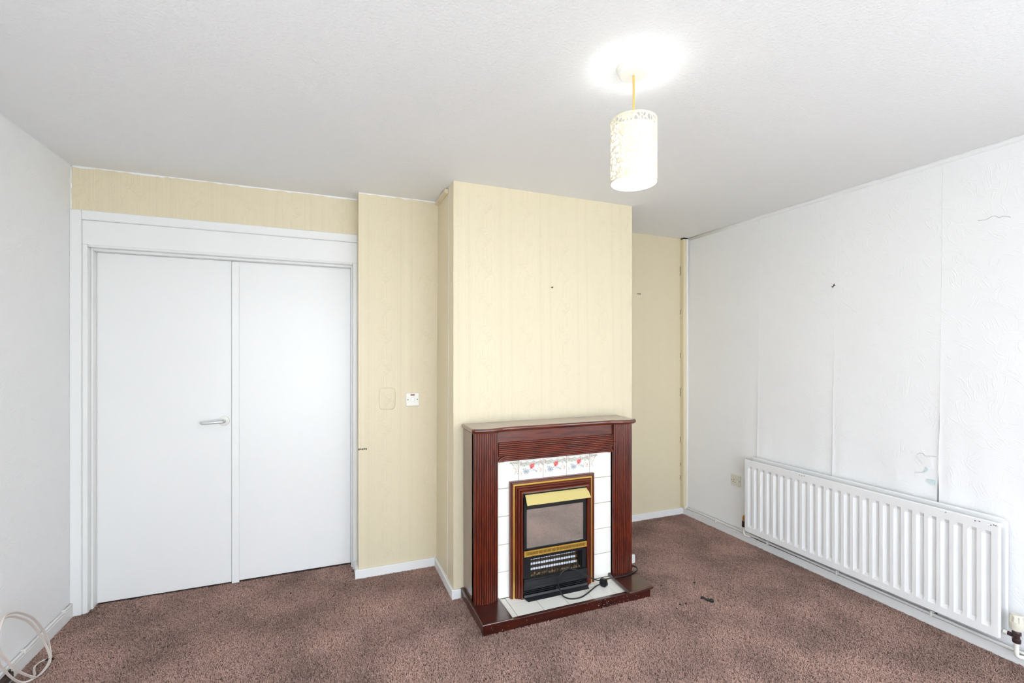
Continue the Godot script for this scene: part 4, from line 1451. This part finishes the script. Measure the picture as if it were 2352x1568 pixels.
# ---------------------------------------------------------------- small things
func small_things() -> void:
	var s := thing("wall_switch", "square white switch with a red neon window on the cream pier", "switch", Vector3(0.518, 1.10, -3.02))
	build(one_box(Vector3(0.4755, 1.0585, -3.021), Vector3(0.5605, 1.1435, -3.011), 0.003), "plate", M.plastic_white, s)
	build(one_box(Vector3(0.508, 1.087, -3.014), Vector3(0.528, 1.115, -3.0065), 0.002), "rocker", M.satin_white, s)
	build(one_box(Vector3(0.505, 1.1255, -3.014), Vector3(0.531, 1.1355, -3.0095), 0.001), "neon_window", M.neon, s)
	for x in [0.488, 0.548]:
		var st := mb()
		lathe(st, [Vector2(0.0036, -0.002), Vector2(0.0036, 0.0006), Vector2(0.0, 0.0007)], Vector3(x, 1.101, -3.011), Vector3.BACK, 12)
		build(st, "screw", M.screw, s)
	# picture hook and nails left in the walls
	var st := mb()
	var c := Vector3(wall_x(-1.925, 1.822) - 0.002, 1.822, -1.925)
	tube(st, smooth_path([c + Vector3(0.004, 0.010, 0.003), c + Vector3(-0.003, 0.006, 0.002), c + Vector3(-0.004, -0.004, 0), c + Vector3(-0.008, -0.010, -0.002), c + Vector3(-0.013, -0.006, -0.004)], 5), 0.0022, 6)
	rod(st, c + Vector3(0.004, -0.002, 0.006), c + Vector3(-0.008, 0.001, 0.008), 0.0025, 6)
	tag(build(st, "picture_hook", M.screw, self), "tiny dark picture hook left in the white right wall", "hook")
	st = mb()
	rod(st, Vector3(1.312, 1.811, -2.612), Vector3(1.312, 1.812, -2.585), 0.0022, 8)
	lathe(st, [Vector2(0.0, 0.0), Vector2(0.0048, 0.0), Vector2(0.0048, 0.0015), Vector2(0, 0.002)], Vector3(1.312, 1.812, -2.586), Vector3.BACK, 12)
	tag(build(st, "nail", M.screw, self), "nail left in the chimney breast above the fireplace", "nail")
	st = mb()
	rod(st, Vector3(2.409, 1.896, -3.192), Vector3(2.425, 1.893, -3.168), 0.0026, 8)
	lathe(st, [Vector2(0.0, 0.0), Vector2(0.005, 0.0), Vector2(0.005, 0.0015), Vector2(0, 0.002)], Vector3(2.425, 1.893, -3.168), Vector3(0.5, 0, 1), 12)
	tag(build(st, numbered("nail") if used.has("nail") else "nail_001", M.screw, self), "bent nail in the alcove wall right of the chimney breast", "nail")
	# scraps on the carpet
	st = mb(true)
	tube(st, smooth_path([Vector3(1.972, 0.014, -2.033), Vector3(1.982, 0.018, -2.020), Vector3(1.986, 0.014, -2.006), Vector3(1.994, 0.016, -1.996), Vector3(2.004, 0.013, -1.984)], 6), 0.0062, 8)
	lathe(st, [Vector2(0, -0.012), Vector2(0.008, -0.009), Vector2(0.0125, 0.0), Vector2(0.009, 0.009), Vector2(0, 0.012)], Vector3(2.004, 0.014, -1.985), Vector3(1, 0.2, 0.5), 12, 90.0)
	tag(build(st, "plastic_scrap", M.black_plastic, self), "twisted black plastic scrap lying on the carpet before the radiator", "scrap")
	var marks := [[2.071, -2.187, 0.007, "dark crumb on the carpet between fireplace and radiator"], [1.864, -2.235, 0.004, "tiny dark crumb nearest the fireplace's right hand slab"], [1.854, -2.021, 0.006, "black crumb on the carpet just left of the plastic scrap"], [1.818, -2.026, 0.006, "flat dark crumb second left of the plastic scrap"], [1.772, -2.001, 0.005, "dark sliver on the carpet in front of the hearth's right corner"], [-0.191, -2.963, 0.006, "dark crumb on the carpet in front of the right hand door"]]
	rng.seed = 8
	for m in marks:
		st = mb(true)
		var prof := [Vector2(0, -0.5 * m[2]), Vector2(0.8 * m[2], -0.3 * m[2]), Vector2(m[2], 0.1 * m[2]), Vector2(0.6 * m[2], 0.5 * m[2]), Vector2(0, 0.6 * m[2])]
		lathe(st, prof, Vector3(m[0], 0.010, m[1]), Vector3(rng.randf_range(-0.4, 0.4), 1, rng.randf_range(-0.4, 0.4)), 7, 20.0)
		tag(build(st, numbered("crumb"), M.dark, self), m[3], "crumb", "crumbs on the carpet")
	# pipe and clips on the left skirting
	st = mb()
	rod(st, Vector3(-1.2525, 0.070, -3.152), Vector3(-1.2525, 0.071, 0.5), 0.0075, 10)
	tag(build(st, "surface_conduit", M.old_white, self), "thin white painted pipe along the top of the left skirting", "pipe")
	var k := 0
	for z in [-3.06, -2.72]:
		st = one_box(Vector3(-1.263, 0.060, z - 0.006), Vector3(-1.2425, 0.082, z + 0.006), 0.003)
		tag(build(st, numbered("pipe_clip"), M.plastic_white, self), ["small white clip on the left skirting nearest the door frame", "small white clip on the left skirting behind the cable coil"][k], "clip", "pipe clips on the left skirting")
		k += 1
	# brown junction box let into the skirting
	var j := thing("junction_box", "small dark junction box on the left skirting at the photo's edge", "box", Vector3(-1.24, 0.05, -2.57))
	build(one_box(Vector3(-1.248, 0.030, -2.600), Vector3(-1.226, 0.058, -2.50), 0.003), "case", M.brown_box, j)
	build(one_box(Vector3(-1.2465, 0.016, -2.598), Vector3(-1.222, 0.0302, -2.50), 0.002), "metal_strap", M.grey_metal, j)
	st = mb()
	for z in [-2.588, -2.573]:
		rod(st, Vector3(-1.236, 0.056, z), Vector3(-1.233, 0.072, z + 0.003), 0.005, 8)
	build(st, "terminals", M.brown_box, j)
	coil()


func coil() -> void:
	var o := thing("cable_coil", "loose coil of white twin cable leaning on the left skirting", "cable", Vector3(-1.17, 0.0, -2.58))
	var loops := [
		[[-1.170, 0.330, -2.390], [-1.172, 0.367, -2.422], [-1.176, 0.353, -2.480], [-1.178, 0.321, -2.542], [-1.180, 0.256, -2.628], [-1.182, 0.174, -2.700], [-1.180, 0.105, -2.742], [-1.178, 0.051, -2.758], [-1.165, 0.022, -2.735], [-1.150, 0.012, -2.690], [-1.145, 0.012, -2.640], [-1.150, 0.016, -2.592], [-1.160, 0.052, -2.550], [-1.168, 0.116, -2.490], [-1.172, 0.176, -2.446], [-1.174, 0.240, -2.402], [-1.172, 0.290, -2.384], [-1.170, 0.330, -2.390]],
		[[-1.182, 0.315, -2.396], [-1.188, 0.345, -2.430], [-1.194, 0.335, -2.492], [-1.194, 0.300, -2.555], [-1.192, 0.236, -2.634], [-1.190, 0.160, -2.694], [-1.186, 0.095, -2.730], [-1.176, 0.045, -2.742], [-1.162, 0.018, -2.722], [-1.150, 0.014, -2.660], [-1.152, 0.012, -2.606], [-1.168, 0.012, -2.580], [-1.190, 0.016, -2.572], [-1.200, 0.060, -2.535], [-1.200, 0.130, -2.480], [-1.198, 0.190, -2.436], [-1.190, 0.26, -2.400], [-1.182, 0.315, -2.396]],
		[[-1.168, 0.012, -2.585], [-1.166, 0.014, -2.612], [-1.182, 0.014, -2.645], [-1.196, 0.014, -2.680], [-1.196, 0.014, -2.704], [-1.186, 0.014, -2.722], [-1.176, 0.014, -2.726]]]
	for l in loops:
		var pts: Array = l.map(func(e): return Vector3(e[0], e[1], e[2]))
		for side in [-1.0, 1.0]:
			var st := mb()
			var moved := []
			for p in pts:
				moved.append(p + Vector3(0.0022, 0.0018, 0.0006) * side)
			tube(st, smooth_path(moved, 6), 0.0027, 8)
			build(st, "cable_core", M.cable_white, o)
	var st := mb()
	rod(st, Vector3(-1.182, 0.014, -2.727), Vector3(-1.172, 0.014, -2.725), 0.0042, 10)
	rod(st, Vector3(-1.166, 0.014, -2.724), Vector3(-1.148, 0.015, -2.720), 0.0052, 10)
	rod(st, Vector3(-1.172, 0.014, -2.7255), Vector3(-1.166, 0.014, -2.724), 0.0032, 8)
	build(st, "connector", M.black_plastic, o)
	st = mb()
	rod(st, Vector3(-1.148, 0.015, -2.720), Vector3(-1.141, 0.0155, -2.7185), 0.002, 8)
	build(st, "connector_tip", M.copper, o)


# ---------------------------------------------------------------- scene
const LAMP := 0.13
const SKY := 3.7
const SUN := 24.0
const EXPOSURE := 0.358


func _ready() -> void:
	var cam := Camera3D.new()
	cam.name = "camera"
	cam.position = Vector3(0, 1.40, 0)
	cam.rotation = Vector3(0, deg_to_rad(-21.9), 0)
	cam.projection = Camera3D.PROJECTION_FRUSTUM
	cam.near = 0.05
	cam.far = 60.0
	cam.size = 2.0 * cam.near * (784.0 / 1061.0)
	cam.frustum_offset = Vector2(0, cam.near * 27.0 / 1061.0)
	cam.current = true
	add_child(cam)
	var env := Environment.new()
	env.background_mode = Environment.BG_SKY
	var sky := Sky.new()
	var sm := ProceduralSkyMaterial.new()
	sm.sky_top_color = Color(0.87, 0.912, 0.962)
	sm.sky_horizon_color = Color(0.93, 0.95, 0.975)
	sm.ground_horizon_color = Color(0.8, 0.8, 0.78)
	sm.ground_bottom_color = Color(0.76, 0.76, 0.73)
	sm.sky_energy_multiplier = SKY
	sm.ground_energy_multiplier = SKY
	sky.sky_material = sm
	env.sky = sky
	env.tonemap_mode = Environment.TONE_MAPPER_LINEAR
	env.tonemap_exposure = EXPOSURE
	env.sdfgi_enabled = true
	env.ssao_enabled = true
	env.ssil_enabled = true
	var we := WorldEnvironment.new()
	we.name = "environment"
	we.environment = env
	add_child(we)
	# high sun from behind the house: it reaches the paving outside, not the room
	var sun := DirectionalLight3D.new()
	sun.name = "sun"
	sun.rotation_degrees = Vector3(-58, 180, 0)
	sun.light_color = Color(1.0, 0.975, 0.935)
	sun.light_energy = SUN
	sun.light_angular_distance = 0.5
	sun.shadow_enabled = true
	sun.sky_mode = DirectionalLight3D.SKY_MODE_LIGHT_ONLY
	add_child(sun)
	rng.seed = 1
	materials()
	structure(one_box(Vector3(-40, -0.4, -40), Vector3(40, -0.2, 40)), "ground", M.paving, "pale paving added outside the windows to bounce sun up to the ceiling")  # unseen bounce surface, added to send sunlight up onto the ceiling
	room()
	fireplace()
	radiator()
	pendant()
	small_things()
